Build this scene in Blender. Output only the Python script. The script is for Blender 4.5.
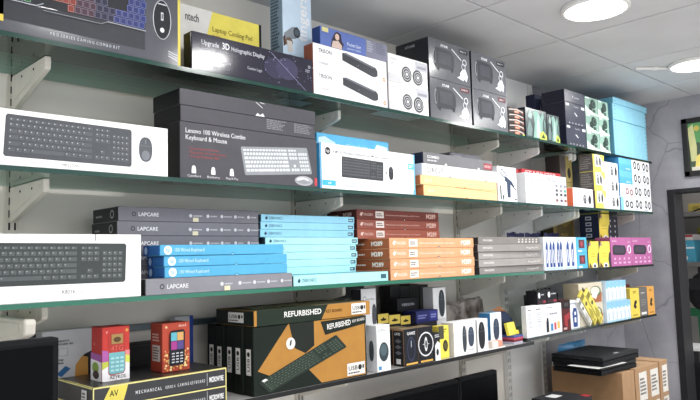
import bpy, bmesh, math, random
from mathutils import Vector, Matrix, noise
random.seed(7)
for o in list(bpy.data.objects): bpy.data.objects.remove(o)
SC = bpy.context.scene
COL = SC.collection
H = 1.55                                   # eye height of the camera above the floor

# ------------------------------------------------------------------ camera
cam_d = bpy.data.cameras.new('camera'); cam = bpy.data.objects.new('camera', cam_d); COL.objects.link(cam)
cam_d.sensor_width = 36.0; cam_d.lens = 36.0 * 670.0 / 700.0; cam_d.clip_start = 0.02
_r = Vector((0.71579575, -0.69777257, -0.027384)); _d = Vector((0.04161603, 0.08177031, -0.99578197)); _f = Vector((0.69706854, 0.71163689, 0.08756936))
m = Matrix((( _r.x, -_d.x, -_f.x, 0), (_r.y, -_d.y, -_f.y, 0), (_r.z, -_d.z, -_f.z, H), (0, 0, 0, 1)))
cam.matrix_world = m
SC.camera = cam

# ------------------------------------------------------------------ world, lights, exposure
W = bpy.data.worlds.new('shop_ambient'); SC.world = W; W.use_nodes = True
bg = W.node_tree.nodes['Background']; bg.inputs[0].default_value = (0.93, 0.96, 1.0, 1); bg.inputs[1].default_value = 1.1
SC.view_settings.view_transform = 'Standard'; SC.view_settings.look = 'None'
SC.view_settings.gamma = 1.0; SC.view_settings.exposure = 0.38; SC.view_settings.use_curve_mapping = False
LAMP_SPOTS = [(2.32, 1.06), (3.41, 1.08), (0.88, 0.74), (1.54, 0.54), (3.60, 0.45), (2.40, -0.60), (3.41, -0.60), (-0.20, -0.50), (1.22, -1.00), (4.85, 1.15), (2.40, -1.75), (3.41, -1.75), (0.20, -1.75)]  # back-room and rear-row spots are added out of view to brighten room and wall
LAMP_WATTS = 5.5
CEIL = H + 0.90

# ------------------------------------------------------------------ materials
def lin(h):
    h = h.lstrip('#'); out = []
    for i in (0, 2, 4):
        c = int(h[i:i+2], 16) / 255.0
        out.append(c / 12.92 if c <= 0.04045 else ((c + 0.055) / 1.055) ** 2.4)
    return (out[0], out[1], out[2], 1.0)
_M = {}
def mat(hexc, rough=0.5, metal=0.0, vary=0.05, scale=30.0, name=None, spec=None):
    key = (hexc, rough, metal, vary, scale, spec)
    if key in _M: return _M[key]
    m = bpy.data.materials.new(name or 'card_' + hexc.lstrip('#')); m.use_nodes = True
    nt = m.node_tree; b = nt.nodes['Principled BSDF']
    b.inputs['Roughness'].default_value = rough; b.inputs['Metallic'].default_value = metal; b.inputs['Specular IOR Level'].default_value = spec if spec is not None else (0.2 if rough > .3 else 0.5)
    c = lin(hexc); lum = .3 * c[0] + .55 * c[1] + .15 * c[2]; c = tuple(x * .9 + lum * .1 for x in c[:3]) + (1.0,)
    tc = nt.nodes.new('ShaderNodeTexCoord'); n = nt.nodes.new('ShaderNodeTexNoise'); n.inputs['Scale'].default_value = scale
    r = nt.nodes.new('ShaderNodeValToRGB')
    r.color_ramp.elements[0].position = 0.3; r.color_ramp.elements[1].position = 0.7
    r.color_ramp.elements[0].color = tuple(x * (1 - vary) for x in c[:3]) + (1,)
    r.color_ramp.elements[1].color = tuple(min(1, x * (1 + vary)) for x in c[:3]) + (1,)
    nt.links.new(tc.outputs['Object'], n.inputs['Vector']); nt.links.new(n.outputs['Fac'], r.inputs['Fac'])
    nt.links.new(r.outputs['Color'], b.inputs['Base Color'])
    _M[key] = m
    return m
def glass_sheet():
    m = bpy.data.materials.new('shelf_glass'); m.use_nodes = True; nt = m.node_tree
    for n in list(nt.nodes): nt.nodes.remove(n)
    out = nt.nodes.new('ShaderNodeOutputMaterial'); mix = nt.nodes.new('ShaderNodeMixShader')
    tr = nt.nodes.new('ShaderNodeBsdfTransparent'); tr.inputs[0].default_value = (0.88, 0.955, 0.93, 1)
    gl = nt.nodes.new('ShaderNodeBsdfGlossy'); gl.inputs['Roughness'].default_value = 0.03; gl.inputs[0].default_value = (0.85, 0.95, 0.92, 1)
    fr = nt.nodes.new('ShaderNodeFresnel'); fr.inputs[0].default_value = 1.5
    nt.links.new(fr.outputs[0], mix.inputs[0]); nt.links.new(tr.outputs[0], mix.inputs[1]); nt.links.new(gl.outputs[0], mix.inputs[2])
    nt.links.new(mix.outputs[0], out.inputs[0])
    return m
def glossy(hexc, rough=0.12, coat=0.0, name=None):
    m = mat(hexc, rough, 0.0, 0.03, 12.0, name); return m
def emit(hexc, s, name):
    m = bpy.data.materials.new(name); m.use_nodes = True; nt = m.node_tree; b = nt.nodes['Principled BSDF']
    b.inputs['Base Color'].default_value = lin(hexc); b.inputs['Emission Color'].default_value = lin(hexc); b.inputs['Emission Strength'].default_value = s
    return m
def plaster(name, c1, c2, rough=0.6, scale=2.0, bump=0.02):
    m = bpy.data.materials.new(name); m.use_nodes = True; nt = m.node_tree; b = nt.nodes['Principled BSDF']
    b.inputs['Roughness'].default_value = rough
    tc = nt.nodes.new('ShaderNodeTexCoord'); n = nt.nodes.new('ShaderNodeTexNoise'); n.inputs['Scale'].default_value = scale; n.inputs['Detail'].default_value = 5
    r = nt.nodes.new('ShaderNodeValToRGB'); r.color_ramp.elements[0].position = 0.35; r.color_ramp.elements[1].position = 0.65
    r.color_ramp.elements[0].color = lin(c1); r.color_ramp.elements[1].color = lin(c2)
    n2 = nt.nodes.new('ShaderNodeTexNoise'); n2.inputs['Scale'].default_value = 180
    bp = nt.nodes.new('ShaderNodeBump'); bp.inputs['Strength'].default_value = bump; bp.inputs['Distance'].default_value = 0.01
    L = nt.links.new
    L(tc.outputs['Object'], n.inputs['Vector']); L(tc.outputs['Object'], n2.inputs['Vector']); L(n.outputs['Fac'], r.inputs['Fac']); L(r.outputs['Color'], b.inputs['Base Color'])
    L(n2.outputs['Fac'], bp.inputs['Height']); L(bp.outputs['Normal'], b.inputs['Normal'])
    return m
def marble():
    m = bpy.data.materials.new('grey_marble'); m.use_nodes = True; nt = m.node_tree; b = nt.nodes['Principled BSDF']; L = nt.links.new
    b.inputs['Roughness'].default_value = 0.3
    tc = nt.nodes.new('ShaderNodeTexCoord')
    n = nt.nodes.new('ShaderNodeTexNoise'); n.inputs['Scale'].default_value = 2.2; n.inputs['Detail'].default_value = 7; n.inputs['Roughness'].default_value = 0.6
    r = nt.nodes.new('ShaderNodeValToRGB'); r.color_ramp.elements[0].position = 0.3; r.color_ramp.elements[1].position = 0.72
    r.color_ramp.elements[0].color = lin('#83838a'); r.color_ramp.elements[1].color = lin('#b3b2b8')
    v = nt.nodes.new('ShaderNodeTexVoronoi'); v.feature = 'DISTANCE_TO_EDGE'; v.inputs['Scale'].default_value = 2.3
    mx = nt.nodes.new('ShaderNodeVectorMath'); mx.operation = 'MULTIPLY_ADD'; mx.inputs[1].default_value = (0.18, 0.18, 0.18)
    n3 = nt.nodes.new('ShaderNodeTexNoise'); n3.inputs['Scale'].default_value = 3.5; n3.inputs['Detail'].default_value = 3
    L(tc.outputs['Object'], n3.inputs['Vector']); L(n3.outputs['Color'], mx.inputs[0]); L(tc.outputs['Object'], mx.inputs[2]); L(mx.outputs[0], v.inputs['Vector'])
    r2 = nt.nodes.new('ShaderNodeValToRGB'); r2.color_ramp.elements[0].position = 0.0; r2.color_ramp.elements[1].position = 0.009
    r2.color_ramp.elements[0].color = (0.6, 0.6, 0.62, 1); r2.color_ramp.elements[1].color = (1, 1, 1, 1)
    mm = nt.nodes.new('ShaderNodeMix'); mm.data_type = 'RGBA'; mm.blend_type = 'MULTIPLY'; mm.inputs['Factor'].default_value = 1.0
    L(tc.outputs['Object'], n.inputs['Vector']); L(n.outputs['Fac'], r.inputs['Fac']); L(v.outputs['Distance'], r2.inputs['Fac'])
    L(r.outputs['Color'], mm.inputs[6]); L(r2.outputs['Color'], mm.inputs[7]); L(mm.outputs[2], b.inputs['Base Color'])
    return m
def plastic_film():
    m = bpy.data.materials.new('clear_plastic_film'); m.use_nodes = True; nt = m.node_tree
    b = nt.nodes['Principled BSDF']; b.inputs['Base Color'].default_value = lin('#8d857c'); b.inputs['Roughness'].default_value = 0.12; b.inputs['Alpha'].default_value = 0.8
    tc = nt.nodes.new('ShaderNodeTexCoord'); n = nt.nodes.new('ShaderNodeTexNoise'); n.inputs['Scale'].default_value = 12
    r = nt.nodes.new('ShaderNodeValToRGB'); r.color_ramp.elements[0].position = 0.4; r.color_ramp.elements[1].position = 0.62
    r.color_ramp.elements[0].color = lin('#5f5750'); r.color_ramp.elements[1].color = lin('#a39b93')
    nt.links.new(tc.outputs['Object'], n.inputs['Vector']); nt.links.new(n.outputs['Fac'], r.inputs['Fac']); nt.links.new(r.outputs['Color'], b.inputs['Base Color'])
    return m

# ------------------------------------------------------------------ object helpers
def link(o, parent=None):
    COL.objects.link(o)
    if parent is not None: o.parent = parent
    return o
def mesh_obj(name, verts, faces, mats, fm=None, parent=None, smooth=False):
    me = bpy.data.meshes.new(name); me.from_pydata([tuple(v) for v in verts], [], faces)
    for mt in mats: me.materials.append(mt)
    if fm: me.polygons.foreach_set('material_index', fm)
    if smooth: me.polygons.foreach_set('use_smooth', [True] * len(me.polygons))
    me.update()
    return link(bpy.data.objects.new(name, me), parent)
def tag(o, label, cat, group=None):
    o['label'] = label; o['category'] = cat
    if group: o['group'] = group
    return o
def structure(o): o['kind'] = 'structure'; return o
def thing(name, label, cat, loc, rot=(0, 0, 0), group=None):
    o = bpy.data.objects.new(name, None); o.empty_display_size = 0.02; link(o); o.location = loc; o.rotation_euler = rot
    return tag(o, label, cat, group)
def slab(name, x0, x1, y0, y1, z0, z1, mt, parent=None, bev=0.0, loc=None):
    """bevelled block, local to its parent (or to the world)"""
    bm = bmesh.new(); bmesh.ops.create_cube(bm, size=1.0)
    for v in bm.verts:
        v.co = Vector((x0 + (v.co.x + .5) * (x1 - x0), y0 + (v.co.y + .5) * (y1 - y0), z0 + (v.co.z + .5) * (z1 - z0)))
    if bev: bmesh.ops.bevel(bm, geom=bm.edges[:], offset=bev, segments=2, affect='EDGES', profile=0.6)
    me = bpy.data.meshes.new(name); bm.to_mesh(me); bm.free(); me.materials.append(mt)
    return link(bpy.data.objects.new(name, me), parent)
def prism(name, pts, axis, a0, a1, mt, parent=None, bev=0.0):
    """extrude a 2-D outline; axis 'x': pts are (y,z); 'y': (x,z); 'z': (x,y)"""
    def P(p, a): return {'x': (a, p[0], p[1]), 'y': (p[0], a, p[1]), 'z': (p[0], p[1], a)}[axis]
    bm = bmesh.new(); A = [bm.verts.new(P(p, a0)) for p in pts]; B = [bm.verts.new(P(p, a1)) for p in pts]
    n = len(pts); bm.faces.new(A); bm.faces.new(B[::-1])
    for i in range(n): bm.faces.new((A[i], B[i], B[(i + 1) % n], A[(i + 1) % n]))
    bmesh.ops.recalc_face_normals(bm, faces=bm.faces[:])
    if bev: bmesh.ops.bevel(bm, geom=bm.edges[:], offset=bev, segments=1, affect='EDGES')
    me = bpy.data.meshes.new(name); bm.to_mesh(me); bm.free(); me.materials.append(mt)
    return link(bpy.data.objects.new(name, me), parent)
def lathe(name, prof, n, mt, parent=None, smooth=True):
    vs = []; fs = []; k = len(prof)
    for i in range(n):
        a = 2 * math.pi * i / n
        for r, z in prof: vs.append((r * math.cos(a), r * math.sin(a), z))
    for i in range(n):
        for j in range(k - 1):
            fs.append((i * k + j, ((i + 1) % n) * k + j, ((i + 1) % n) * k + j + 1, i * k + j + 1))
    return mesh_obj(name, vs, fs, [mt], None, parent, smooth)

# text outlines, cached as triangles
_TX = {}
def text_tris(s, bold=0.0):
    key = (s, bold)
    if key in _TX: return _TX[key]
    c = bpy.data.curves.new('lettering', 'FONT'); c.body = s; c.size = 1.0; c.resolution_u = 2; c.offset = bold; c.fill_mode = 'FRONT'
    o = bpy.data.objects.new('lettering', c); COL.objects.link(o)
    dg = bpy.context.evaluated_depsgraph_get(); me = bpy.data.meshes.new_from_object(o.evaluated_get(dg))
    vs = [(v.co.x, v.co.y) for v in me.vertices]; fs = [tuple(p.vertices) for p in me.polygons]
    bpy.data.objects.remove(o); bpy.data.curves.remove(c); bpy.data.meshes.remove(me)
    if vs:
        x0 = min(v[0] for v in vs); x1 = max(v[0] for v in vs); vs = [(v[0] - x0, v[1]) for v in vs]; w = x1 - x0
    else: w = 1
    _TX[key] = (vs, fs, w)
    return _TX[key]

_CM = {}
def carton_mesh(w, d, h, mf, ms, mt, bev):
    key = (round(w, 4), round(d, 4), round(h, 4), mf, ms, mt, bev)
    if key in _CM: return _CM[key]
    bm = bmesh.new(); bmesh.ops.create_cube(bm, size=1.0)
    for v in bm.verts: v.co = Vector((v.co.x * w, v.co.y * d, (v.co.z + .5) * h))
    for f in bm.faces:
        f.normal_update(); n = f.normal
        f.material_index = 0 if abs(n.y) > .5 else (1 if abs(n.x) > .5 else 2)
    bmesh.ops.bevel(bm, geom=bm.edges[:], offset=bev, segments=1, affect='EDGES')
    me = bpy.data.meshes.new('carton'); bm.to_mesh(me); bm.free()
    for q in (mf, ms, mt): me.materials.append(q)
    _CM[key] = me
    return me

ON_CARTON = {'fold_line', 'fold_lines', 'thumb_notch', 'torn_mark', 'tape', 'seam', 'edge_line', 'edge_dashes', 'yellow_border', 'side_border', 'gold_edge', 'top_border', 'shadow_gap', 'top_specks', 'blue_edge'}
class Box:
    """a carton: Empty root at its base > carton, flaps and printed parts"""
    def __init__(s, name, label, x0, x1, z, h, y=1.502, d=.12, c='#ffffff', side=None, top=None, cat='box', group=None, rz=0.0, ry=0.0, rough=0.5, bev=0.0012, flap=False):
        s.w, s.d, s.h = x1 - x0, d, h
        s.root = thing(name, label, cat, ((x0 + x1) / 2, y + d / 2, z), (0, math.radians(ry), math.radians(rz)), group)
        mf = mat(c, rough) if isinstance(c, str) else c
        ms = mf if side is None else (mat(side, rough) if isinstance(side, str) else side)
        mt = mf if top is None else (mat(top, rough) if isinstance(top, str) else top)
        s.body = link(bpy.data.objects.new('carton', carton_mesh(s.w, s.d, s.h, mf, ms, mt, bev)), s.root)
        if flap:   # tucked end flap on the side one can see
            i = 0.0035
            slab('end_flap', -s.w / 2 - .0009, -s.w / 2 + .0008, -s.d / 2 + i, s.d / 2 - i, i, s.h - i, ms, s.root, 0.0004)
    def pr(s, name, ops, face='front', lift=0.0):
        w, d, h = s.w, s.d, s.h
        if face == 'front': o, U, V, N, fw, fh = Vector((-w/2, -d/2, 0)), Vector((1,0,0)), Vector((0,0,1)), Vector((0,-1,0)), w, h
        elif face == 'left': o, U, V, N, fw, fh = Vector((-w/2, d/2, 0)), Vector((0,-1,0)), Vector((0,0,1)), Vector((-1,0,0)), d, h
        else: o, U, V, N, fw, fh = Vector((-w/2, -d/2, h)), Vector((1,0,0)), Vector((0,1,0)), Vector((0,0,1)), w, d
        if face == 'left': lift += 0.001
        return flat_print(s.body if name in ON_CARTON else s.root, name, ops, o, U, V, N, fw, fh, lift)

def flat_print(parent, name, ops, o, U, V, N, fw, fh, lift=0.0):
    chunks = []
    lay = [0]
    def put(pts, faces, m):
        off = 0.0003 + lift + 0.00013 * min(lay[0], 10) + 0.000012 * max(0, lay[0] - 10)
        m = mat(m, 0.5) if isinstance(m, str) else m
        P3 = [o + U * (u * fw) + V * (v * fh) + N * off for u, v in pts]
        if P3: chunks.append((P3, faces, m, min(u for u, v in pts) * fw, max(u for u, v in pts) * fw, min(v for u, v in pts) * fh, max(v for u, v in pts) * fh))
    for op in ops:
        t = op[0]
        if t == 'r':
            _, u0, v0, u1, v1, m_ = op; put([(u0, v0), (u1, v0), (u1, v1), (u0, v1)], [(0, 1, 2, 3)], m_)
        elif t == 'p':
            put(op[1], [tuple(range(len(op[1])))], op[2])
        elif t in 'ec':
            if t == 'e': _, cu, cv, ru, rv, m_ = op
            else: _, cu, cv, rv, m_ = op; ru = rv * fh / fw
            n = 18; put([(cu + ru * math.cos(2 * math.pi * i / n), cv + rv * math.sin(2 * math.pi * i / n)) for i in range(n)], [tuple(range(n))], m_)
        elif t == 'h':   # half ellipse standing on v = cv
            _, cu, cv, ru, rv, m_ = op; put([(cu + ru * math.cos(math.pi * i / 8), cv + rv * math.sin(math.pi * i / 8)) for i in range(9)], [tuple(range(9))], m_)
        elif t == 'g':   # ring: centre, outer radius, inner radius (fractions of height)
            _, cu, cv, ro, ri, m_ = op; n = 20; a = fh / fw; P = []
            for i in range(n):
                c_, s_ = math.cos(2 * math.pi * i / n), math.sin(2 * math.pi * i / n); P += [(cu + ro * a * c_, cv + ro * s_), (cu + ri * a * c_, cv + ri * s_)]
            put(P, [(2 * i, 2 * ((i + 1) % n), 2 * ((i + 1) % n) + 1, 2 * i + 1) for i in range(n)], m_)
        elif t == 't':   # text: string, u, v baseline, cap height, material, width or None, rotation
            s_, u, v, hh, m_ = op[1:6]; wd = op[6] if len(op) > 6 else None; rot = op[7] if len(op) > 7 else 0; bold = op[8] * .5 if len(op) > 8 else 0.0
            tv, tf, tw = text_tris(s_, bold)
            sy = hh * fh / 0.70; sx = sy if wd is None else wd * fw / tw
            if rot == 90: sy = hh * fw / 0.70; sx = sy if wd is None else wd * fh / tw
            ca, sa = math.cos(math.radians(rot)), math.sin(math.radians(rot))
            put([(u + (x * sx * ca - y * sy * sa) / fw, v + (x * sx * sa + y * sy * ca) / fh) for x, y in tv], tf, m_)
        elif t == 'l':   # line: u0 v0 u1 v1 thickness (m) material
            _, u0, v0, u1, v1, th, m_ = op
            dx, dy = (u1 - u0) * fw, (v1 - v0) * fh; L_ = math.hypot(dx, dy) or 1; nx, ny = -dy / L_ * th / 2 / fw, dx / L_ * th / 2 / fh
            put([(u0 - nx, v0 - ny), (u1 - nx, v1 - ny), (u1 + nx, v1 + ny), (u0 + nx, v0 + ny)], [(0, 1, 2, 3)], m_)
        elif t == 'b':   # block of fine text lines: u0 v0 u1 v1 count material
            _, u0, v0, u1, v1, n, m_ = op; P, F = [], []
            for i in range(n):
                y = v1 - (v1 - v0) * (i + .5) / n; hh = (v1 - v0) / n * .28; x1 = u0 + (u1 - u0) * random.uniform(.65, 1); x = u0
                while x < x1 - 1e-6:
                    xe = min(x1, x + (u1 - u0) * random.uniform(.08, .22)); k = len(P); P += [(x, y - hh), (xe, y - hh), (xe, y + hh), (x, y + hh)]; F.append((k, k+1, k+2, k+3)); x = xe + (u1 - u0) * .03
            put(P, F, m_)
        elif t == 'k':   # keyboard: four corners bl br tr tl, body, keys, [legend]
            q, mb, mk = op[1:4]; leg = op[4] if len(op) > 4 else None
            def B(a, b): 
                x = (q[0][0]*(1-a)+q[1][0]*a)*(1-b)+(q[3][0]*(1-a)+q[2][0]*a)*b; y = (q[0][1]*(1-a)+q[1][1]*a)*(1-b)+(q[3][1]*(1-a)+q[2][1]*a)*b; return (x, y)
            e = .012; put([B(e,0),B(1-e,0),B(1,.05),B(1,.95),B(1-e,1),B(e,1),B(0,.95),B(0,.05)], [tuple(range(8))], mb); lay[0] += 1
            P, F, P2, F2 = [], [], [], []
            def key(a0, a1, b0, b1):
                k = len(P); P.extend([B(a0, b0), B(a1, b0), B(a1, b1), B(a0, b1)]); F.append((k, k+1, k+2, k+3))
                if leg:
                    k = len(P2); am = a0 + .006; bm_ = b1 - .045; P2.extend([B(am, bm_), B(am+.008, bm_), B(am+.008, bm_+.022), B(am, bm_+.022)]); F2.append((k, k+1, k+2, k+3))
            g = .0045; gv = .012
            rows = [(.84, .93), (.69, .81), (.545, .665), (.40, .52), (.255, .375), (.11, .23)]
            for r_, (b0, b1) in enumerate(rows):
                a = .025; end = .665
                if r_ == 5: seq = [1.3, 1.1, 1.2, 5.6, 1.2, 1.1, 1.1, 1.4]
                elif r_ == 0: seq = [1] * 14
                elif r_ == 1: seq = [1] * 13 + [2]
                elif r_ == 2: seq = [1.5] + [1] * 12 + [1.5]
                elif r_ == 3: seq = [1.8] + [1] * 11 + [2.2]
                else: seq = [2.3] + [1] * 10 + [2.7]
                un = (end - a) / sum(seq)
                for q_ in seq: key(a + g, a + un * q_ - g, b0 + gv, b1 - gv); a += un * q_
                if r_ in (0, 1, 2): 
                    for c_ in range(3): key(.685 + c_ * .043 + g, .685 + (c_ + 1) * .043 - g, b0 + gv, b1 - gv)
                if r_ == 4: key(.728 + g, .771 - g, b0 + gv, b1 - gv)
                if r_ == 5:
                    for c_ in range(3): key(.685 + c_ * .043 + g, .685 + (c_ + 1) * .043 - g, b0 + gv, b1 - gv)
                if r_ > 0:
                    for c_ in range(4): key(.83 + c_ * .037 + g, .83 + (c_ + 1) * .037 - g, b0 + gv, b1 - gv)
            if callable(mk):   # colour by position
                for i, f in enumerate(F): put([P[j] for j in f], [(0, 1, 2, 3)], mk((P[f[0]][0] - q[0][0]) / (q[1][0] - q[0][0])))
            else: put(P, F, mk)
            if leg: lay[0] += 1; put(P2, F2, leg)
        elif t == 'm':   # mouse seen from above: cu cv ru rv body dark light
            _, cu, cv, ru, rv, m_, m2 = op
            pts = []
            for i in range(22):
                a = 2 * math.pi * i / 22; x, y = math.cos(a), math.sin(a); pts.append((cu + ru * (abs(x) ** .8) * (1 if x > 0 else -1), cv + rv * (abs(y) ** .9) * (1 if y > 0 else -1)))
            put(pts, [tuple(range(22))], m_); lay[0] += 1
            put([(cu - ru*.08, cv + rv*.45), (cu + ru*.08, cv + rv*.45), (cu + ru*.08, cv + rv*.8), (cu - ru*.08, cv + rv*.8)], [(0,1,2,3)], m2)
            put([(cu - ru*.9, cv + rv*.28), (cu + ru*.9, cv + rv*.28), (cu + ru*.9, cv + rv*.31), (cu - ru*.9, cv + rv*.31)], [(0,1,2,3)], m2)
        lay[0] += 1
    # pieces that stand well apart become parts of their own
    n = len(chunks); g = list(range(n))
    def root(i):
        while g[i] != i: i = g[i]
        return i
    for i in range(n):
        for j in range(i):
            A, B_ = chunks[i], chunks[j]
            gap = math.hypot(max(0, A[3] - B_[4], B_[3] - A[4]), max(0, A[5] - B_[6], B_[5] - A[6]))
            big = max(A[4] - A[3], A[6] - A[5], B_[4] - B_[3], B_[6] - B_[5])
            if gap < max(.019, .45 * big): g[root(i)] = root(j)
    last = None
    for k in sorted(set(root(i) for i in range(n))):
        vs, fs, fm, ms = [], [], [], []
        for i in range(n):
            if root(i) != k: continue
            P3, F_, m_ = chunks[i][:3]; b0 = len(vs); vs += P3
            if m_ not in ms: ms.append(m_)
            for f in F_: fs.append(tuple(b0 + q for q in f)); fm.append(ms.index(m_))
        last = mesh_obj(name, vs, fs, ms, fm, parent)
    return last
ORD = ['lowest', 'second lowest', 'third lowest', 'fourth lowest', 'fifth lowest', 'sixth lowest', 'seventh lowest']
def nth_up(i, n):
    if i == 0: return 'lowest'
    if i == n - 1: return 'topmost'
    if i <= (n - 1) / 2 or n <= 2: return {1: 'second', 2: 'third', 3: 'fourth', 4: 'fifth'}[i] + ' from the bottom'
    return {2: 'second', 3: 'third', 4: 'fourth', 5: 'fifth'}[n - i] + ' from the top'

# ================================================================== the setting
S1, S2, S3, S4, S4B = H + .505, H + .216, H - .075, H - .363, H - .347     # upper faces of the shelves
YF, YB, XW = 1.50, 1.83, 4.13                                             # shelf front, back wall, right wall
DESK = H - .78
CREAM = plaster('cream_wall', '#efe9df', '#f5f0e8', 0.55); WHITEP = plaster('white_laminate', '#f8f7f5', '#fcfbfa', 0.35)
MARBLE = marble(); FLOORM = plaster('pale_floor_tile', '#e2dfd9', '#ebe8e3', 0.3)
METAL = mat('#d8d2c6', 0.42, 0.0, 0.04, name='cream_painted_steel'); METALW = mat('#eceae6', 0.4, 0.0, 0.03, name='white_painted_steel'); DARK = mat('#15161a', 0.5, name='dark_slot')
structure(slab('floor', -2.0, 6.0, -2.5, 3.0, -.06, 0, FLOORM))
structure(slab('wall_back', -2.0, 3.14, YB, YB + .1, 0, CEIL + .1, CREAM))
structure(slab('wall_alcove', 3.14, XW, YB, YB + .1, 0, CEIL + .1, MARBLE))
structure(slab('trim_1', 2.79, 3.14, YB - .012, YB, 0, CEIL - .002, WHITEP, None, .001))          # white laminate panel beside the alcove
structure(slab('trim_2', .60, 1.60, YB - .025, YB, H - .187, H - .169, mat('#4d6068', .3), None, .002))   # grey rail low on the wall
# right wall with the doorway in it
wr = structure(slab('wall_right', XW, XW + .12, 1.515, YB + .1, 0, CEIL + .1, MARBLE))
structure(slab('wall_right', XW, XW + .12, -.6, 1.515, H + .355, CEIL + .1, MARBLE))
structure(slab('wall_right', XW, XW + .12, -2.5, .25, 0, H + .355, MARBLE))
JAMB = mat('#2b2a2d', .4, name='dark_door_jamb')
structure(slab('trim_3', XW - .006, XW + .13, 1.478, 1.517, 0, H + .357, JAMB, None, .002))
structure(slab('trim_4', XW - .006, XW + .13, .25, 1.48, H + .335, H + .357, JAMB, None, .002))
# the small room behind the doorway
BACKW = plaster('dull_back_room_wall', '#9c9894', '#aaa6a2', .6)
structure(slab('wall_backroom', 5.6, 5.7, .2, 2.6, 0, CEIL, BACKW)); structure(slab('wall_backroom_side', XW + .12, 5.7, 2.2, 2.3, 0, CEIL, BACKW))

# ceiling: steel grid with lift-out tiles
TILE = plaster('ceiling_tile', '#c9c9cc', '#d2d2d5', .7, 3.0, .05); GRID = mat('#8b8b90', .5, name='ceiling_grid_steel')
ceil = structure(slab('ceiling', -2.0, 6.0, -2.5, 3.0, CEIL + .004, CEIL + .09, GRID))
P = .571; gx = [2.015 + P * i for i in range(-6, 7)]; gy = [1.336 + P * i for i in range(-6, 3)]
tile_me = None
for i in range(len(gx) - 1):
    for j in range(len(gy) - 1):
        if gx[i + 1] < -1 or gx[i] > 5.5: continue
        if tile_me is None:
            t0 = slab('tile', -P/2 + .004, P/2 - .004, -P/2 + .004, P/2 - .004, -.006, .006, TILE, ceil, .003); tile_me = t0.data
        else: t0 = link(bpy.data.objects.new('tile', tile_me), ceil)
        t0.location = ((gx[i] + gx[i + 1]) / 2, (gy[j] + gy[j + 1]) / 2, CEIL + .001)
# round LED ceiling lights; back-room and rear-row ones are added, unseen fill
DIFF = emit('#fbfdff', 9.0, 'led_diffuser')
LBL = ['round white LED ceiling light at the top edge, above the speaker cartons', 'round white LED ceiling light near the framed picture']
for i, (x, y) in enumerate(LAMP_SPOTS):
    lab = LBL[i] if i < 2 else ('round white LED ceiling light nearer the room, above the gaming combo carton', 'round white LED ceiling light nearer the room, before the holographic display carton', 'round white LED ceiling light before the doorway', 'round white LED ceiling light right of the room middle', 'round white LED ceiling light at the far right of the room', 'round white LED ceiling light behind the viewer on the left', 'round white LED ceiling light far behind the viewer', 'added unseen LED light brightening the room behind the doorway', 'added unseen LED light brightening the shelf wall, rear row middle', 'added unseen LED light brightening the shelf wall, rear row right', 'added unseen LED light brightening the shelf wall, rear row left')[i - 2]
    L = thing('ceiling_light', lab, 'light', (x, y, CEIL - .022), group='round ceiling lights')
    lathe('rim', [(.108, .0), (.118, .0), (.121, .004), (.121, .018), (.108, .018)], 40, METALW, L)
    lathe('diffuser', [(.0001, .001), (.06, .001), (.108, .004)], 40, DIFF, L)
    ld = bpy.data.lights.new('led', 'AREA'); ld.shape = 'DISK'; ld.size = .2; ld.energy = LAMP_WATTS; ld.color = (1.0, .985, .96)
    lo = bpy.data.objects.new('led_glow', ld); link(lo, L); lo.location = (0, 0, -.004)
rod = thing('conduit', 'thin white rod on the ceiling beside the right-hand light', 'conduit', (3.33, 1.24, CEIL - .006))
slab('tube', -.10, .10, -.006, .006, -.012, .0, METALW, rod, .004); slab('clip', -.01, .01, -.009, .009, -.014, .001, METALW, rod, .002)
rod.rotation_euler = (0, 0, math.radians(-40))

# slotted steel uprights on the wall
def upright(x, z0, z1, mt, label):
    r = thing('shelf_upright', label, 'upright', (x, YB - .012 if x > 2.7 else YB, z0)); hw = .016; h = z1 - z0
    yb = 0 if x < 2.7 else 0
    slab('channel', -hw, hw, -.012, -.001, 0, h, mt, r)
    vs, fs = [], []
    def cell(x0, x1, a, b):
        k = len(vs); vs.extend([(x0, -.014, a), (x1, -.014, a), (x1, -.014, b), (x0, -.014, b)]); fs.append((k, k+1, k+2, k+3))
        k = len(vs); vs.extend([(x1, -.014, a), (x1, -.011, a), (x1, -.011, b), (x1, -.014, b)]); fs.append((k, k+1, k+2, k+3))
    n = int(h / .032); 
    for i in range(n):
        a = i * .032; b = a + .019; c = a + .032
        for xa, xb in ((-hw, -.0095), (-.0045, .0045), (.0095, hw)): cell(xa, xb, a, b)
        cell(-hw, hw, b, c)
    mesh_obj('slotted_face', vs, fs, [mt], None, r)
    sl = []; sf = []
    for i in range(n):
        a = i * .032
        for xc in (-.007, .007):
            k = len(sl); sl.extend([(xc - .0026, -.0125, a), (xc + .0026, -.0125, a), (xc + .0026, -.0125, a + .019), (xc - .0026, -.0125, a + .019)]); sf.append((k, k+1, k+2, k+3))
    mesh_obj('slots', sl, sf, [DARK], None, r)
UPS = [(.575, METAL, 'cream slotted steel upright at the far left of the wall'), (1.515, METAL, 'cream slotted steel upright behind the flat blue keyboard boxes'),
       (2.455, METAL, 'cream slotted steel upright behind the grey keyboard boxes'), (2.80, METALW, 'white slotted steel upright at the left edge of the white panel'), (3.125, METALW, 'white slotted steel upright at the right edge of the white panel')]
for x, mt_, lb in UPS: upright(x, .75, CEIL - .01, mt_, lb)

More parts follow.
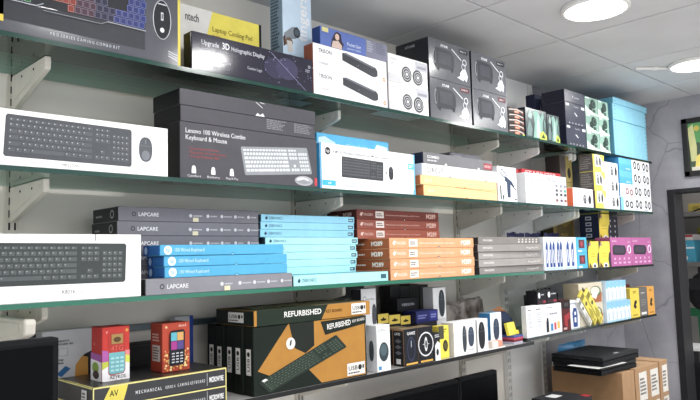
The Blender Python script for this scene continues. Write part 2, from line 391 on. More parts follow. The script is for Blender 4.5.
# glass shelves on steel brackets
GLS = glass_sheet(); GEDGE = glossy('#123f36', .15, name='green_glass_edge'); GEDGE2 = glossy('#0b1d1b', .2, name='dark_green_glass_edge')
GBACK = glossy('#a9d8c6', .2, name='painted_glow_glass_back_edge'); GEDGE3 = glossy('#237059', .15, name='pale_green_glass_edge')  # pale back edge paints in the light channelled through the glass
LAMI = mat('#b4b3b1', .22, 0, .04, name='grey_shelf_laminate'); BEDGE = mat('#0c0c0d', .3, name='black_shelf_edging')
def shelf(label, x0, x1, z, edge=GEDGE, t=.011, sheet=None):
    y1 = YB - .03
    vs = [(x0, YF, z - t), (x1, YF, z - t), (x1, y1, z - t), (x0, y1, z - t), (x0, YF, z), (x1, YF, z), (x1, y1, z), (x0, y1, z)]
    fs = [(0, 3, 2, 1), (4, 5, 6, 7), (0, 1, 5, 4), (1, 2, 6, 5), (2, 3, 7, 6), (3, 0, 4, 7)]
    o = mesh_obj('glass_shelf', vs, fs, [sheet or GLS, edge, GBACK if sheet is None else edge], [0, 0, 1, 1, 2, 1]); return tag(o, label, 'shelf', 'glass shelves')
shelf('long green-edged glass shelf carrying the gaming combo and speaker cartons', .20, 2.535, S1)
shelf('short glass shelf carrying the teal picture boxes, high on the wall', 2.54, 2.985, S1)
shelf('topmost glass shelf of the alcove, under the light blue carton stack', 2.99, 3.885, S1, GEDGE2)
shelf('long green-edged glass shelf carrying the black wireless combo cartons', .20, 2.535, S2)
shelf('glass shelf carrying the white and watch-picture boxes beside the hot glue gun box', 2.54, 3.855, S2)
shelf('long green-edged glass shelf carrying the flat keyboard box stacks', .20, 2.635, S3, GEDGE3)
shelf('glass shelf carrying the pink and yellow boxes in the alcove', 2.64, 3.815, S3, GEDGE2)
shelf('long dark-edged lowest shelf carrying the refurbished keyboard boxes', .25, 2.52, S4, BEDGE, .013, LAMI)
shelf('short lowest shelf carrying the yellow, grey and orange boxes', 2.47, 3.81, S4B, GEDGE2)
def bracket(x, z, mt, label, y1=YB - .014, y0=1.585, t=.011):
    r = thing('shelf_bracket', label, 'bracket', (x, y1, z - t), group='shelf brackets')
    L = y1 - y0
    prism('arm', [(0, -.001), (0, -.088), (-.02, -.088), (-L + .004, -.032), (-L, -.026), (-L, -.001)], 'x', -.007, .007, mt, r, .0015)
    prism('side_rib', [(-.01, -.012), (-.01, -.072), (-L + .03, -.027), (-L + .02, -.012)], 'x', -.0085, -.006, mt, r)
    prism('hook', [(0, -.02), (.011, -.02), (.011, -.05), (0, -.045)], 'x', -.002, .002, mt, r)
    for q in (.35, .7): prism('screw', [(-L * q - .003, -.018), (-L * q, -.015), (-L * q + .003, -.018), (-L * q, -.021)], 'x', -.0098, -.008, DARK, r)
SN = ['uppermost shelf', 'second shelf from the top', 'third shelf from the top', 'lowest shelf']
for zi, z in enumerate((S1, S2, S3, S4)):
    for x, mt_, w in ((.575, METAL, 'at the far left'), (1.515, METAL, 'left of centre'), (2.455, METAL, 'right of centre'), (2.79, METALW, 'left of the white panel'), (3.105, METALW, 'right of the white panel'), (3.145, METALW, 'beside the alcove'), (3.80, METAL, 'at the far right end')):
        zz = z; y1 = YB - .014
        if x in (2.79, 3.105): y1 = YB - .026
        if zi == 3:
            if x in (2.79, 3.105, 3.145, 3.80): zz = S4B
        bracket(x, zz, mt_, 'painted steel bracket under the %s, %s' % (SN[zi], w), y1)
r = thing('shelf_bracket', 'spare cream steel bracket without a shelf, below the far left keyboard box', 'bracket', (.515, YB - .014, H - .109), group='shelf brackets')
prism('arm', [(0, 0), (0, -.09), (-.03, -.09), (-.29, -.04), (-.31, -.034), (-.315, -.008), (-.31, 0)], 'x', -.012, .012, METAL, r, .003)
prism('side_rib', [(-.02, -.012), (-.02, -.07), (-.28, -.03), (-.285, -.01)], 'x', -.0145, -.011, METAL, r)

# ================================================================== uppermost shelf
Wt = '#f4f4f2'; K = '#1c1d21'
def rgb_key(t):
    cols = [(0, '#2f6b3c'), (.16, '#3d6b34'), (.22, '#7d3328'), (.38, '#8a3a33'), (.5, '#4a3340'), (.62, '#2c2c44'), (.8, '#343a70'), (1.0, '#2f3a78')]
    for a, c in reversed(cols):
        if t >= a: return c
    return cols[0][1]
b = Box('gaming_combo_box', 'dark grey gaming combo carton printed with a rainbow backlit keyboard and mouse', .385, .875, S1, .21, y=1.503, d=.09, c='#55565e', side='#d9c64a', top='#3a3b40', rough=.14)
KB_ = [('p', [(.11, .13), (.80, .11), (.80, .33), (.60, .34), (.56, .36), (.40, .36), (.36, .34), (.11, .33)], '#3a3b41'), ('r', .115, .345, .80, .96, '#2b2c32')]
for r_ in range(7):
    for c_ in range(21):
        if c_ in (14, 18) or (r_ > 3 and c_ > 14): pass
        u = .122 + c_ * .0322 + (.008 if r_ % 2 else 0); v = .36 + r_ * .083
        if r_ == 0 and 4 <= c_ <= 8: continue
        if c_ in (15, 16, 17) and r_ in (2, 3): continue
        cc = rgb_key(c_ / 20.0); KB_ += [('r', u, v, u + .0285, v + .072, {'#2f6b3c': '#8fb89a', '#3d6b34': '#9aba8c', '#7d3328': '#c88478', '#8a3a33': '#cf8c80', '#4a3340': '#9a8494', '#2c2c44': '#7a7a94', '#343a70': '#7f88c4', '#2f3a78': '#7884c8'}[cc]), ('r', u + .002, v + .005, u + .0265, v + .067, cc)]
b.pr('keyboard_picture', KB_ + [('l', .12, .335, .27, .335, .002, '#a9acb4'), ('l', .27, .335, .30, .375, .002, '#a9acb4'), ('l', .30, .30, .57, .30, .0016, '#8a8d95'), ('l', .57, .30, .60, .34, .0016, '#8a8d95'), ('l', .60, .34, .80, .335, .002, '#a9acb4')])
b.pr('mouse_picture', [('e', .895, .53, .052, .245, '#c9ccd4'), ('e', .895, .53, .048, .238, '#26272c'), ('r', .888, .52, .902, .62, '#c9ccd4'), ('r', .892, .54, .898, .60, '#26272c'), ('e', .895, .40, .012, .03, '#e8e8ec'), ('l', .87, .72, .92, .72, .003, '#c9ccd4')])
b.pr('title_lettering', [('t', 'P R O  S E R I E S  G A M I N G  C O M B O  K I T', .335, .055, .034, '#c9ccd2', .33)])
b.pr('badge', [('r', .0, .10, .135, .36, '#141519'), ('r', .0, .10, .135, .17, '#e9c93a')])
b.pr('spec_lines', [('l', .93, .10, .985, .06, .002, '#d5d7dd'), ('l', .93, .13, .985, .09, .002, '#d5d7dd'), ('l', .93, .16, .985, .12, .002, '#d5d7dd')])
b.pr('gold_edge', [('r', .985, 0, 1.0, 1, '#d9c64a')])

b = Box('cooling_pad_box', 'yellow and white laptop cooling pad box standing behind the holographic display carton', .862, 1.208, S1, .212, y=1.60, d=.06, c='#e6d64a', side='#1c1d21', top='#2a2a2c')
b.pr('white_panel', [('p', [(0, 0), (.34, 0), (.50, 1), (0, 1)], '#d6d5d2'), ('r', .975, 0, 1, 1, '#1c1d21')])
b.pr('logo_lettering', [('t', 'ntech', .245, .80, .11, '#2c2c2e', .125, 0, .02)], lift=.0005)
b.pr('title_lettering', [('t', 'Laptop Cooling Pad', .50, .73, .07, '#6d5f1c', .40), ('t', 'for laptop', .50, .66, .03, '#a05a2c', .08)], lift=.0006)

b = Box('holographic_display_box', 'long black holographic display carton with a starry purple galaxy print', .908, 1.327, S1, .103, y=1.502, d=.042, c='#2a2938', side='#0f1015', rough=.12, flap=True)
b.pr('title_lettering', [('t', 'Upgrade', .07, .70, .13, '#dcdde6', .13), ('t', '3D', .225, .70, .17, '#f4f4fa', .055, 0, .03), ('t', 'Holographic Display', .295, .70, .12, '#dcdde6', .27)])
b.pr('spec_lettering', [('t', 'Caseless 3D hologram fan', .07, .58, .06, '#b9bac6', .2), ('t', 'High definition memory', .09, .30, .085, '#c9cad4', .2), ('t', 'Best gifts', .09, .13, .085, '#c9cad4', .11), ('r', .065, .30, .083, .37, '#e8e8ee'), ('r', .065, .13, .083, .20, '#e8e8ee'), ('t', 'Custom Logo', .42, .30, .08, '#c9cad4', .12)])
rs = random.Random(3)
b.pr('galaxy_print', [('e', .66, .5, .10, .3, '#34324a'), ('e', .76, .55, .10, .32, '#3e3b58'), ('l', .62, .93, .93, .03, .0016, '#8d8bb0')] + [('c', rs.uniform(.56, .99), rs.uniform(.05, .95), rs.choice((.008, .012, .018)), rs.choice(('#6a6890', '#8b88ac', '#5a5672'))) for _ in range(46)])
b.pr('corner_icon', [('t', '3D', .955, .72, .08, '#cfd0dc', .025), ('b', .93, .58, .985, .68, 2, '#9b9cae')])

b = Box('fan_box', 'tall light blue box with upright white lettering and a grey blower picture', 1.293, 1.413, S1, .36, y=1.60, d=.065, c='#d2e8fa', side='#8fa9bb', rough=.4)
b.pr('side_text', [('b', .12, .45, .8, .98, 18, '#4c5d6a')], 'left')
b.pr('title_lettering', [('t', 'fingers', .82, .545, .30, '#ffffff', .42, 90, .03)])
b.pr('blower_picture', [('p', [(.04, 0.580), (.3, 0.650), (.5, 0.665), (.58, 0.620), (.42, 0.550), (.05, 0.530)], '#8f979f'), ('e', .47, 0.610, .12, .048, '#3b444c'), ('e', .47, 0.610, .075, .032, '#59636c'), ('p', [(.0, 0.540), (.06, 0.570), (.1, 0.480), (.02, 0.460)], '#5a4038'), ('e', .2, 0.510, .13, .04, '#7c6658'), ('p', [(.12, 0.520), (.3, 0.520), (.32, 0.430), (.16, 0.410)], '#d8d3cc')])
b.pr('footer_text', [('b', .1, .34, .9, .37, 2, '#5d7d9a')])
# white soundbar cartons
for i, (z, h) in enumerate(((S1, .080), (S1 + .0805, .080))):
    b = Box('soundbar_box', ('lower' if i == 0 else 'upper') + ' white soundbar carton of the pair under the blue box', 1.331, 1.663, z, h, y=1.502, d=.045, c='#f4f3f6', side='#8a4a38', group='white soundbar cartons', flap=True)
    b.pr('brand_lettering', [('t', 'TRISON', .06, .68, .15, '#3c3c42', .17, 0, .03)])
    b.pr('spec_text', [('t', 'SOUNDBAR', .06, .22, .09, '#6a6a70', .13), ('b', .22, .20, .40, .30, 2, '#cfd0d6')])
    b.pr('soundbar_picture', [('p', [(.37, .58), (.37, .88), (.42, .92), (.83, .62), (.86, .50), (.86, .28), (.82, .2), (.78, .2)], '#3c3e45'), ('p', [(.37, .88), (.42, .92), (.83, .62), (.80, .56)], '#6d7079'), ('c', .585, .52, .022, '#9a9ca6')])
    b.pr('seal', [('c', .955, .2, .09, '#b9793f'), ('c', .955, .2, .05, '#e9d9c0')])
b = Box('photo_frame_box', 'blue box with a woman pictured on it, lying on the white soundbar cartons', 1.362, 1.668, S1 + .161, .060, y=1.502, d=.04, c='#5a70b4', side='#24407e', top='#33498a', flap=True)
b.pr('portrait_picture', [('p', [(.14, 0), (.16, .45), (.2, .8), (.24, .92), (.29, .8), (.30, .45), (.33, .3), (.30, 0)], '#3a2f3c'), ('e', .235, .62, .03, .18, '#d8b8a4'), ('p', [(.15, 0), (.17, .35), (.25, .42), (.30, .2), (.30, 0)], '#cfb6aa')])
b.pr('title_lettering', [('t', 'Pocket Size', .38, .32, .18, '#e6ecf8', .2), ('t', 'power bank', .38, .12, .12, '#c6d2ea', .2)])
b.pr('side_panel', [('r', .66, 0, 1, 1, '#7d7f92'), ('b', .68, .3, .78, .95, 5, '#a9abb9'), ('b', .82, .3, .97, .95, 5, '#6a6c80'), ('r', .02, .72, .11, .96, '#d9cf8a')])
# round speaker boxes
for i in range(2):
    b = Box('speaker_box', ('lower' if i == 0 else 'upper') + ' white box showing two round ringed speakers', 1.671, 1.883, S1 + i * .0985, .098, y=1.502, d=.1, c='#efefee', side='#b9b9bc', group='white round speaker boxes')
    b.pr('brand_lettering', [('t', 'coils', .06, .80, .07, '#8b8b90', .14), ('b', .06, .60, .22, .74, 3, '#cfcfd4')])
    b.pr('grey_band', [('r', 0, .0, .32, .30, '#cfcfd2'), ('r', .68, .62, 1, .95, '#bfc0c8'), ('r', .72, .70, .96, .80, '#92949e'), ('r', .66, .28, .97, .34, '#d8d8dc')])
    q = []
    for cu, cv in ((.45, .38), (.73, .35)):
        q += [('e', cu, cv, .125, .285, '#2c2d32'), ('e', cu, cv, .10, .225, '#c9cacf'), ('e', cu, cv, .088, .195, '#303137'), ('e', cu, cv, .062, .135, '#cfd0d5'), ('e', cu, cv, .05, .105, '#3a3b41'), ('e', cu, cv, .028, .06, '#e4e4e8')]
    b.pr('speaker_pictures', q, lift=.0006)
# grey party speaker boxes
for c_, (x0, x1) in enumerate(((1.895, 2.150), (2.162, 2.405))):
    for i in range(2):
        b = Box('party_speaker_box', '%s grey carton with a barrel speaker picture, in the %s column' % (('lower', 'upper')[i], ('nearer', 'farther')[c_]), x0, x1, S1 + i * .1515, .151, y=1.502, d=.16, c='#5b5d63', side='#23242c', top='#2b2c33', rough=.2, group='grey party speaker cartons', flap=(c_ == 0))
        b.pr('speaker_picture', [('p', [(.10, .38), (.12, .72), (.17, .80), (.52, .78), (.60, .66), (.61, .42), (.55, .30), (.16, .27)], '#383a40'), ('e', .13, .55, .03, .19, '#8d9098'), ('e', .135, .55, .02, .16, '#2c2d33'), ('p', [(.17, .30), (.19, .22), (.23, .22), (.24, .30)], '#2c2d33'), ('p', [(.50, .32), (.53, .24), (.57, .26), (.58, .36)], '#2c2d33'), ('r', .22, .40, .52, .70, '#44464d')])
        b.pr('accessory_picture', [('l', .55, .86, .78, .64, .004, '#cfd2d8'), ('g', .86, .60, .09, .065, '#c3c6cd'), ('g', .83, .48, .085, .06, '#b3b6bd'), ('p', [(.74, .30), (.80, .40), (.88, .42), (.93, .26), (.90, .10), (.84, .16), (.74, .16)], '#e2e4ea'), ('p', [(.66, .16), (.76, .24), (.84, .18), (.82, .10)], '#c9ccd4')])
        b.pr('brand_lettering', [('t', 'XTUNE', .28, .84, .06, '#e6e8ee', .17, 0, .03)])
        b.pr('badge', [('r', .73, .82, .95, .93, '#17181c' if i else '#5a2024'), ('t', 'PARTY', .76, .85, .045, '#d8dae0', .16)])
        if c_ == 0: b.pr('side_lettering', [('t', 'XTUNE', .3, .84, .06, '#c9ccd4', .3)], 'left')
# five small tool boxes
for i in range(5):
    b = Box('tool_box', 'small black and copper tool box, %s of five' % nth_up(i, 5), 2.410 + .003 * (i % 2), 2.535, S1 + i * .0228, .0222, y=1.503, d=.10, c='#2e2a2a', side='#3a3230', group='small black and copper boxes')
    b.pr('tool_picture', [('p', [(.06, .62), (.55, .9), (.95, .55), (.95, .35), (.5, .7), (.06, .42)], '#c9b8b0'), ('r', .38, .05, .70, .55, '#b06a52'), ('r', .44, .2, .6, .42, '#d8a890')])
    b.pr('corner_mark', [('r', .86, .05, .99, .3, '#c9c94a' if i == 0 else '#8a3a30')])
for i, (x0, x1, h, nm) in enumerate(((2.548, 2.726, .131, 'wider'), (2.732, 2.842, .125, 'narrower'))):
    b = Box('figure_box', nm + ' dark box with a pale teal misty print and a lime corner', x0, x1, S1, h, y=1.503, d=.07, c='#3c4a4c', side='#23262c', rough=.25, group='teal picture boxes')
    b.pr('mist_picture', [('p', [(.34, .02), (.42, .5), (.36, .9), (.55, .97), (.72, .75), (.82, .98), (.93, .6), (.90, .02)], '#86b3a6'), ('p', [(.48, .05), (.52, .55), (.60, .85), (.66, .45), (.70, .05)], '#b8d6cc'), ('p', [(.05, .25), (.18, .65), (.30, .3), (.26, .05), (.05, .05)], '#6f8784'), ('p', [(.1, .7), (.2, .95), (.32, .8), (.25, .62)], '#9fb5b0'), ('p', [(.78, .1), (.80, .6), (.88, .8), (.9, .1)], '#4c5f60')])
    b.pr('lime_corner', [('p', [(.62, 0), (.62, .20), (.80, .30), (.97, .16), (.97, 0)], '#c3d148'), ('p', [(.70, .05), (.80, .2), (.90, .05)], '#31402c')], lift=.0008)
b = Box('navy_box', 'narrow navy box standing behind the teal picture boxes', 2.925, 3.045, S1, .278, y=1.67, d=.05, c='#2b3150', side='#20243c')
b.pr('lettering', [('t', 'i', .42, .72, .12, '#d8dcec', .05), ('b', .3, .6, .7, .68, 2, '#8d95b8')])
hs = (.100, .108, .059)
zz = S1
for i, h in enumerate(hs):
    b = Box('headset_box', 'dark blue-grey headset carton, %s of the stack beside the green camera boxes' % ('lowest', 'middle', 'flat topmost')[i], 2.905, 3.102, zz, h, y=1.502, d=.12, c='#454859', side='#1c1f30', top='#2b2d3c', rough=.28, group='dark headset cartons', flap=True); zz += h + .0006
    if i < 2:
        b.pr('corner_labels', [('r', .03, .84, .19, .95, '#e8eaf2'), ('r', .80, .80, .97, .92, '#e8eaf2')])
        b.pr('headset_picture', [('g', .5, .52, .22, .18, '#5a5e72'), ('l', .45, .58, .58, .44, .006, '#dfe2ea'), ('t', 'Turbo', .42, .82, .07, '#dfe2ea', .24)])
        b.pr('icon_row', [('c', .18 + .155 * k, .09, .035, '#e6e8ee') for k in range(5)])
    else: b.pr('brand_lettering', [('t', 'T-one', .36, .42, .18, '#dfe2ea', .36)])
for c_, (x0, x1) in enumerate(((3.108, 3.246), (3.249, 3.362))):
    for i in range(3):
        b = Box('camera_box', 'pale green camera box, %s of the %s column' % (('lowest', 'middle', 'topmost')[i], ('left', 'right')[c_]), x0, x1, S1 + i * .0885, .088, y=1.502, d=.1, c='#86a89a', side='#5d786e', group='pale green camera boxes')
        b.pr('camera_picture', [('p', [(0, 0), (0, .5), (.25, .3), (.8, .12), (1, .1), (1, 0)], '#d3e6da'), ('p', [(.30, .28), (.28, .55), (.40, .62), (.46, .85), (.62, .92), (.80, .82), (.84, .55), (.72, .40), (.55, .38), (.52, .25)], '#2d3c38'), ('e', .68, .66, .12, .17, '#48605a'), ('e', .68, .66, .06, .09, '#1c2826'), ('r', .55, .16, .78, .34, '#41564f')])
        b.pr('header', [('r', .04, .90, .34, .97, '#e2efe8'), ('b', .6, .05, .95, .11, 1, '#6a847a')])
for i, (x0, x1, z, h, lb) in enumerate(((3.418, 3.838, S1, .189, 'big light blue carton at the bottom of the stack by the marble wall'), (3.420, 3.842, S1 + .1896, .0865, 'light blue carton in the middle of the stack by the marble wall'), (3.432, 3.868, S1 + .2766, .033, 'shallow light blue carton on top of the stack by the marble wall'))):
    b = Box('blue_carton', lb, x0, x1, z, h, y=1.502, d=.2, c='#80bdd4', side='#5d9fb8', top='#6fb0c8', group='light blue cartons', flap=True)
    n = max(1, int(h / .019))
    b.pr('edge_dashes', [('r', .035, (k + .35) / n, .065, (k + .5) / n, '#2f6f8c') for k in range(n)] + [('r', .945, (k + .35) / n, .975, (k + .5) / n, '#2f6f8c') for k in range(n)])
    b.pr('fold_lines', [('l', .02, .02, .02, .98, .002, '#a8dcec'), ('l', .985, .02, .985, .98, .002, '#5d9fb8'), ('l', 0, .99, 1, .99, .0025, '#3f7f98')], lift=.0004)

# ================================================================== second shelf
b = Box('keyboard_combo_box', 'white carton picturing a dark grey keyboard and mouse, at the far left', .415, .838, S2, .122, y=1.502, d=.06, c='#f7f7f5', side='#d9d9d8', top='#e4e4e2')
b.pr('keyboard_picture', [('k', [(.095, .16), (.772, .145), (.772, .885), (.105, .91)], '#52555a', '#5f6267', '#c6cacf')])
b.pr('mouse_picture', [('m', .858, .52, .042, .25, '#5a5d63', '#7c7f86'), ('e', .858, .40, .026, .10, '#7a7d84')])
b.pr('model_lettering', [('t', 'MK5220W', .385, .055, .055, '#7d7d80', .09)])
b.pr('fold_line', [('l', .985, .0, .985, 1, .0012, '#c9c9c8')])
zz = S2
for i, h in enumerate((.147, .042, .043)):
    b = Box('wireless_combo_box', ('big black wireless combo carton with a white keyboard printed on the front', 'flat black carton between two others on the black combo carton', 'flat black carton on top of the black combo stack')[i], .872 + .002 * (i == 1), (1.336, 1.331, 1.333)[i], zz, h, y=1.502, d=.14, c='#4d4c52', side='#17181b', top='#2b2b30', rough=.35, group='black wireless combo cartons', flap=True); zz += h + .0006
    if i == 0:
        b.pr('title_lettering', [('t', 'Lenovo 100 Wireless Combo', .035, .81, .085, '#e9e9ec', .40), ('t', 'Keyboard & Mouse', .035, .69, .085, '#e9e9ec', .27)])
        b.pr('red_bullets', [('t', '- Full size keyboard & mouse', .05, .52, .045, '#a8484c', .2), ('t', '- Plug and play with wireless receiver', .05, .45, .045, '#a8484c', .25), ('t', '- Long battery life', .05, .38, .045, '#a8484c', .2)])
        q = []
        for k, (u, tx) in enumerate(((.085, 'Comfort'), (.21, 'Battery'), (.335, 'Plug & Play'))): q += [('c', u, .20, .038, '#e6e6ea'), ('r', u - .014, .10, u + .014, .18, '#e6e6ea'), ('t', tx, u - .04, .035, .04, '#d6d6da', .085)]
        b.pr('feature_icons', q)
        b.pr('keyboard_picture', [('k', [(.43, .14), (.955, .27), (.915, .80), (.40, .67)], '#8f9398', '#d0d4d8', None)])
        b.pr('mouse_picture', [('e', .885, .12, .075, .10, '#a4a7ac'), ('e', .875, .14, .05, .05, '#cfd0d4'), ('p', [(.82, .10), (.885, .15), (.95, .09), (.885, .05)], '#8d9096')])
        b.pr('red_tag', [('r', .975, .04, .997, .20, '#c04048')])
    elif i == 1: b.pr('fine_print', [('b', .60, .25, .76, .95, 6, '#85858b'), ('b', .82, .25, .97, .95, 6, '#85858b')])
    else: b.pr('torn_mark', [('l', .52, .93, .57, .60, .002, '#d8d8da'), ('l', .55, .95, .585, .9, .002, '#d8d8da'), ('p', [(.515, .02), (.53, .22), (.55, .10), (.57, .25), (.585, .03)], '#e8e8ea')])
b = Box('white_combo_box', 'white and blue carton picturing a black keyboard and mouse, beside the black combo stack', 1.349, 1.792, S2, .141, y=1.502, d=.075, c='#f6f7f8', side='#2f9fd8', top='#5ab8e6')
b.pr('blue_edge', [('r', 0, 0, .012, 1, '#2f9fd8'), ('r', .975, 0, 1, .12, '#55b4e2'), ('r', .985, 0, 1, 1, '#6fc0e8')])
b.pr('logo', [('c', .07, .83, .085, '#2a2c30'), ('t', 'hp', .052, .80, .075, '#f4f4f4', .036, 0, .0)], lift=.0004)
b.pr('title_lettering', [('t', 'KM230 Wireless Keyboard and Mouse Combo', .125, .80, .062, '#4c5056', .56, 0, .02)])
b.pr('keyboard_picture', [('k', [(.20, .28), (.632, .27), (.638, .72), (.205, .75)], '#44464a', '#55585d', '#8f9297')])
b.pr('mouse_picture', [('m', .72, .475, .027, .16, '#3b3d41', '#6c6f75'), ('r', .663, .455, .677, .49, '#3a3a3c')])
b.pr('footer_strip', [('r', .015, .07, .14, .19, '#2fb0e4'), ('r', .14, .07, .37, .19, '#c6c9cd'), ('t', 'HP', .07, .10, .05, '#f2f6fa', .03), ('b', .17, .10, .33, .17, 1, '#f2f2f4')])
b.pr('side_tag', [('r', .915, .62, .985, .76, '#58c4e6'), ('b', .925, .65, .98, .73, 2, '#eaf6fb')], lift=.0004)
b = Box('blue_combo_box', 'bright blue box peeking over the white and blue combo carton', 1.425, 1.768, S2, .196, y=1.60, d=.06, c='#58bce8', side='#3a9fd0')
b.pr('torn_labels', [('p', [(.02, .78), (.20, .72), (.24, .86), (.10, .95), (.02, .92)], '#cfeaf6'), ('p', [(.76, .78), (.98, .74), (.98, .9), (.82, .93)], '#e2f2f9'), ('t', 'Wireless Combo', .38, .82, .05, '#d9eff8', .3)])
sk = (('orange_box', 'lowest pale orange keyboard box under the CIRCLE box', 1.838, 2.301, .039, '#f2c98c', '#c9713c'), ('orange_box', 'upper pale orange keyboard box directly under the CIRCLE box', 1.822, 2.299, .034, '#f2c98c', '#c9713c'), ('circle_box', 'flat white box lettered CIRCLE', 1.834, 2.306, .042, '#f0f0f2', '#d9dae4'), ('keyboard_box', 'flat grey keyboard box with a red end label, on the CIRCLE box', 1.842, 2.274, .041, '#77777b', '#23273a'))
zz = S2
for i, (nm, lb, x0, x1, h, c, sd) in enumerate(sk):
    b = Box(nm, lb, x0, x1, zz, h, y=1.502, d=.15, c=c, side=sd, top=None, flap=True); zz += h + .0006
    if i < 2: b.pr('logo_mark', [('t', 'iBall', .05, .36, .3, '#f8e6c9', .08)]); b.pr('thumb_notch', [('h', .55, .0, .018, .12, '#c98f50')])
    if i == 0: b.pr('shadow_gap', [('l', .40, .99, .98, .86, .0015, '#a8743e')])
    if i == 2: b.pr('title_lettering', [('t', 'C I R C L E', .05, .30, .38, '#3c3c40', .20, 0, .03)]); b.pr('thumb_notch', [('h', .34, .0, .015, .13, '#8a8a8c'), ('h', .83, .0, .015, .13, '#8a8a8c')])
    if i == 3: b.pr('labels', [('t', 'COMBO', .05, .50, .24, '#eeeef0', .16, 0, .03), ('b', .05, .2, .24, .4, 1, '#d0d0d4'), ('r', .86, .12, .99, .70, '#a0444c'), ('t', 'INTEX', .875, .28, .24, '#f2dada', .10)]); b.pr('thumb_notch', [('h', .30, .0, .02, .2, '#d0d0d0'), ('h', .78, .0, .02, .2, '#d0d0d0')])
b = Box('router_box', 'small dark grey box on top of the flat grey keyboard box', 2.095, 2.295, zz, .032, y=1.57, d=.07, c='#63636a', side='#3c3c42', top='#56565c', bev=.006)
b.pr('label', [('b', .1, .35, .4, .65, 2, '#8d8d94')])
b = Box('glue_gun_box', 'white box with a dark blue hot glue gun picture', 2.309, 2.449, S2, .143, y=1.502, d=.06, c='#f3f4f5', side='#d9dadc')
b.pr('glue_gun_picture', [('p', [(.48, .12), (.46, .55), (.36, .60), (.38, .74), (.72, .60), (.86, .46), (.80, .42), (.66, .50), (.64, .12)], '#3c4a62'), ('l', .12, .82, .42, .66, .005, '#4a5468'), ('l', .12, .82, .22, .93, .004, '#4a5468'), ('l', .22, .93, .50, .74, .005, '#5c6880'), ('l', .80, .44, .96, .34, .005, '#20242e'), ('r', .10, .06, .16, .45, '#2c2f36'), ('e', .26, .12, .035, .08, '#2c2f36')])
b.pr('top_text', [('b', .3, .90, .95, .95, 1, '#a8c4bc'), ('r', .84, .06, .96, .1, '#55585e')])
b = Box('gadget_box', 'wide white box with rows of small grey icons, below red lettering', 2.52, 2.874, S2, .132, y=1.502, d=.07, c='#f5f5f6', side='#dcdce0')
q = []
for k, u in enumerate((.10, .26, .40, .54, .66)): q += [('r', u - .03, .80, u + .05, .90, '#8d8f96'), ('r', u - .02, .825, u + .04, .875, '#f2f2f4'), ('r', u, .55, u + .03, .62, '#b9bac0'), ('r', u, .12, u + .03, .38, '#c9cad0')]
b.pr('icon_rows', q)
q = []
for k, u in enumerate((.74, .85, .95)):
    for v, c in ((.62, '#9a9ca4'), (.46, ('#55575f', '#8d8f96', '#58b0a0')[k]), (.32, '#55575f'), (.12, ('#8a5a5a', '#6a5a7a', '#9a6a5a')[k])): q.append(('r', u - .03, v, u + .03, v + .09, c))
b.pr('product_icons', q)
b = Box('red_box', 'red box with white lettering standing behind the white icon box', 2.64, 2.99, S2, .167, y=1.59, d=.05, c='#c23038', side='#b02a34')
b.pr('lettering', [('t', 'STABILIZER', .08, .86, .11, '#f3d6d8', .8, 0, .02)])
b = Box('red_flap_box', 'thin red and white package beside the hot glue gun box', 2.58, 2.63, S2, .162, y=1.60, d=.03, c='#b83a44', side='#e6e6e8')
b.pr('stripe', [('r', .1, .3, .9, .8, '#e9d6d8')])
b = Box('watch_box', 'white box with an orange end and two dark watch pictures', 2.935, 3.136, S2, .090, y=1.502, d=.08, c='#f4f4f4', side='#d9683f', flap=True)
def watches(cu, cv, s=1.0):
    return [('e', cu - .10 * s, cv, .075 * s, .22 * s, '#33353a'), ('e', cu - .10 * s, cv + .02, .05 * s, .13 * s, '#d0d2d6'), ('e', cu - .10 * s, cv, .035 * s, .09 * s, '#55585e'), ('e', cu + .12 * s, cv - .02, .065 * s, .20 * s, '#3a3c41'), ('p', [(cu + .06 * s, cv), (cu + .14 * s, cv + .30 * s), (cu + .19 * s, cv + .02)], '#33353a')]
b.pr('watch_pictures', watches(.68, .42, 1.1))
for i in range(2):
    b = Box('smartwatch_box', 'dark box with a dull gold watch panel, %s one behind the orange-ended box' % ('lower', 'upper')[i], 3.01, 3.13, S2 + i * .132, .131, y=1.60, d=.08, c='#8d7d45', side='#3a3634', group='dull gold watch boxes')
    b.pr('watch_picture', [('r', 0, 0, .45, 1, '#4c4644'), ('e', .72, .35, .14, .2, '#26241f')])
for i, (z, h) in enumerate(((S2, .0885), (S2 + .089, .0935), (S2 + .183, .0865))):
    b = Box('smartwatch_box', 'white and yellow watch box with a grey side, %s of its column' % ('lowest', 'middle', 'topmost')[i], 3.158 + (.004 if i == 0 else 0), 3.279, z, h, y=1.502, d=.075, c='#f0e24e', side='#5c5858', top='#5c5858', group='white and yellow watch boxes')
    b.pr('white_panel', [('p', [(.16, .30), (.16, .98), (.62, .98), (.80, .70), (.98, .60), (.98, .02), (.74, .02), (.74, .30)], '#f0f0ee')])
    b.pr('watch_pictures', watches(.46, .60, 1.2), lift=.0006)
    b.pr('side_text', [('b', .1, .15, .9, .9, 6, '#8a8684')], 'left')
for i in range(3):
    b = Box('earbud_box', 'plain white box with two dark watch cases, %s of its column' % ('lowest', 'middle', 'topmost')[i], 3.284, 3.434, S2 + i * .0805, .080, y=1.502, d=.1, c='#f1f1f2', side='#cfcfd2', group='plain white watch boxes')
    b.pr('watch_pictures', watches(.66, .46, 1.35)); b.pr('dot', [('r', .08, .12, .13, .18, '#3a3c40')])
def pair(cu, cv, col='#2e3035', s=1.0):
    return [('e', cu - .17 * s, cv, .14 * s, .27 * s, col), ('e', cu - .17 * s, cv, .075 * s, .15 * s, '#d6d8dc'), ('e', cu + .17 * s, cv - .06, .14 * s, .27 * s, col), ('e', cu + .17 * s, cv - .06, .075 * s, .15 * s, '#d6d8dc')]
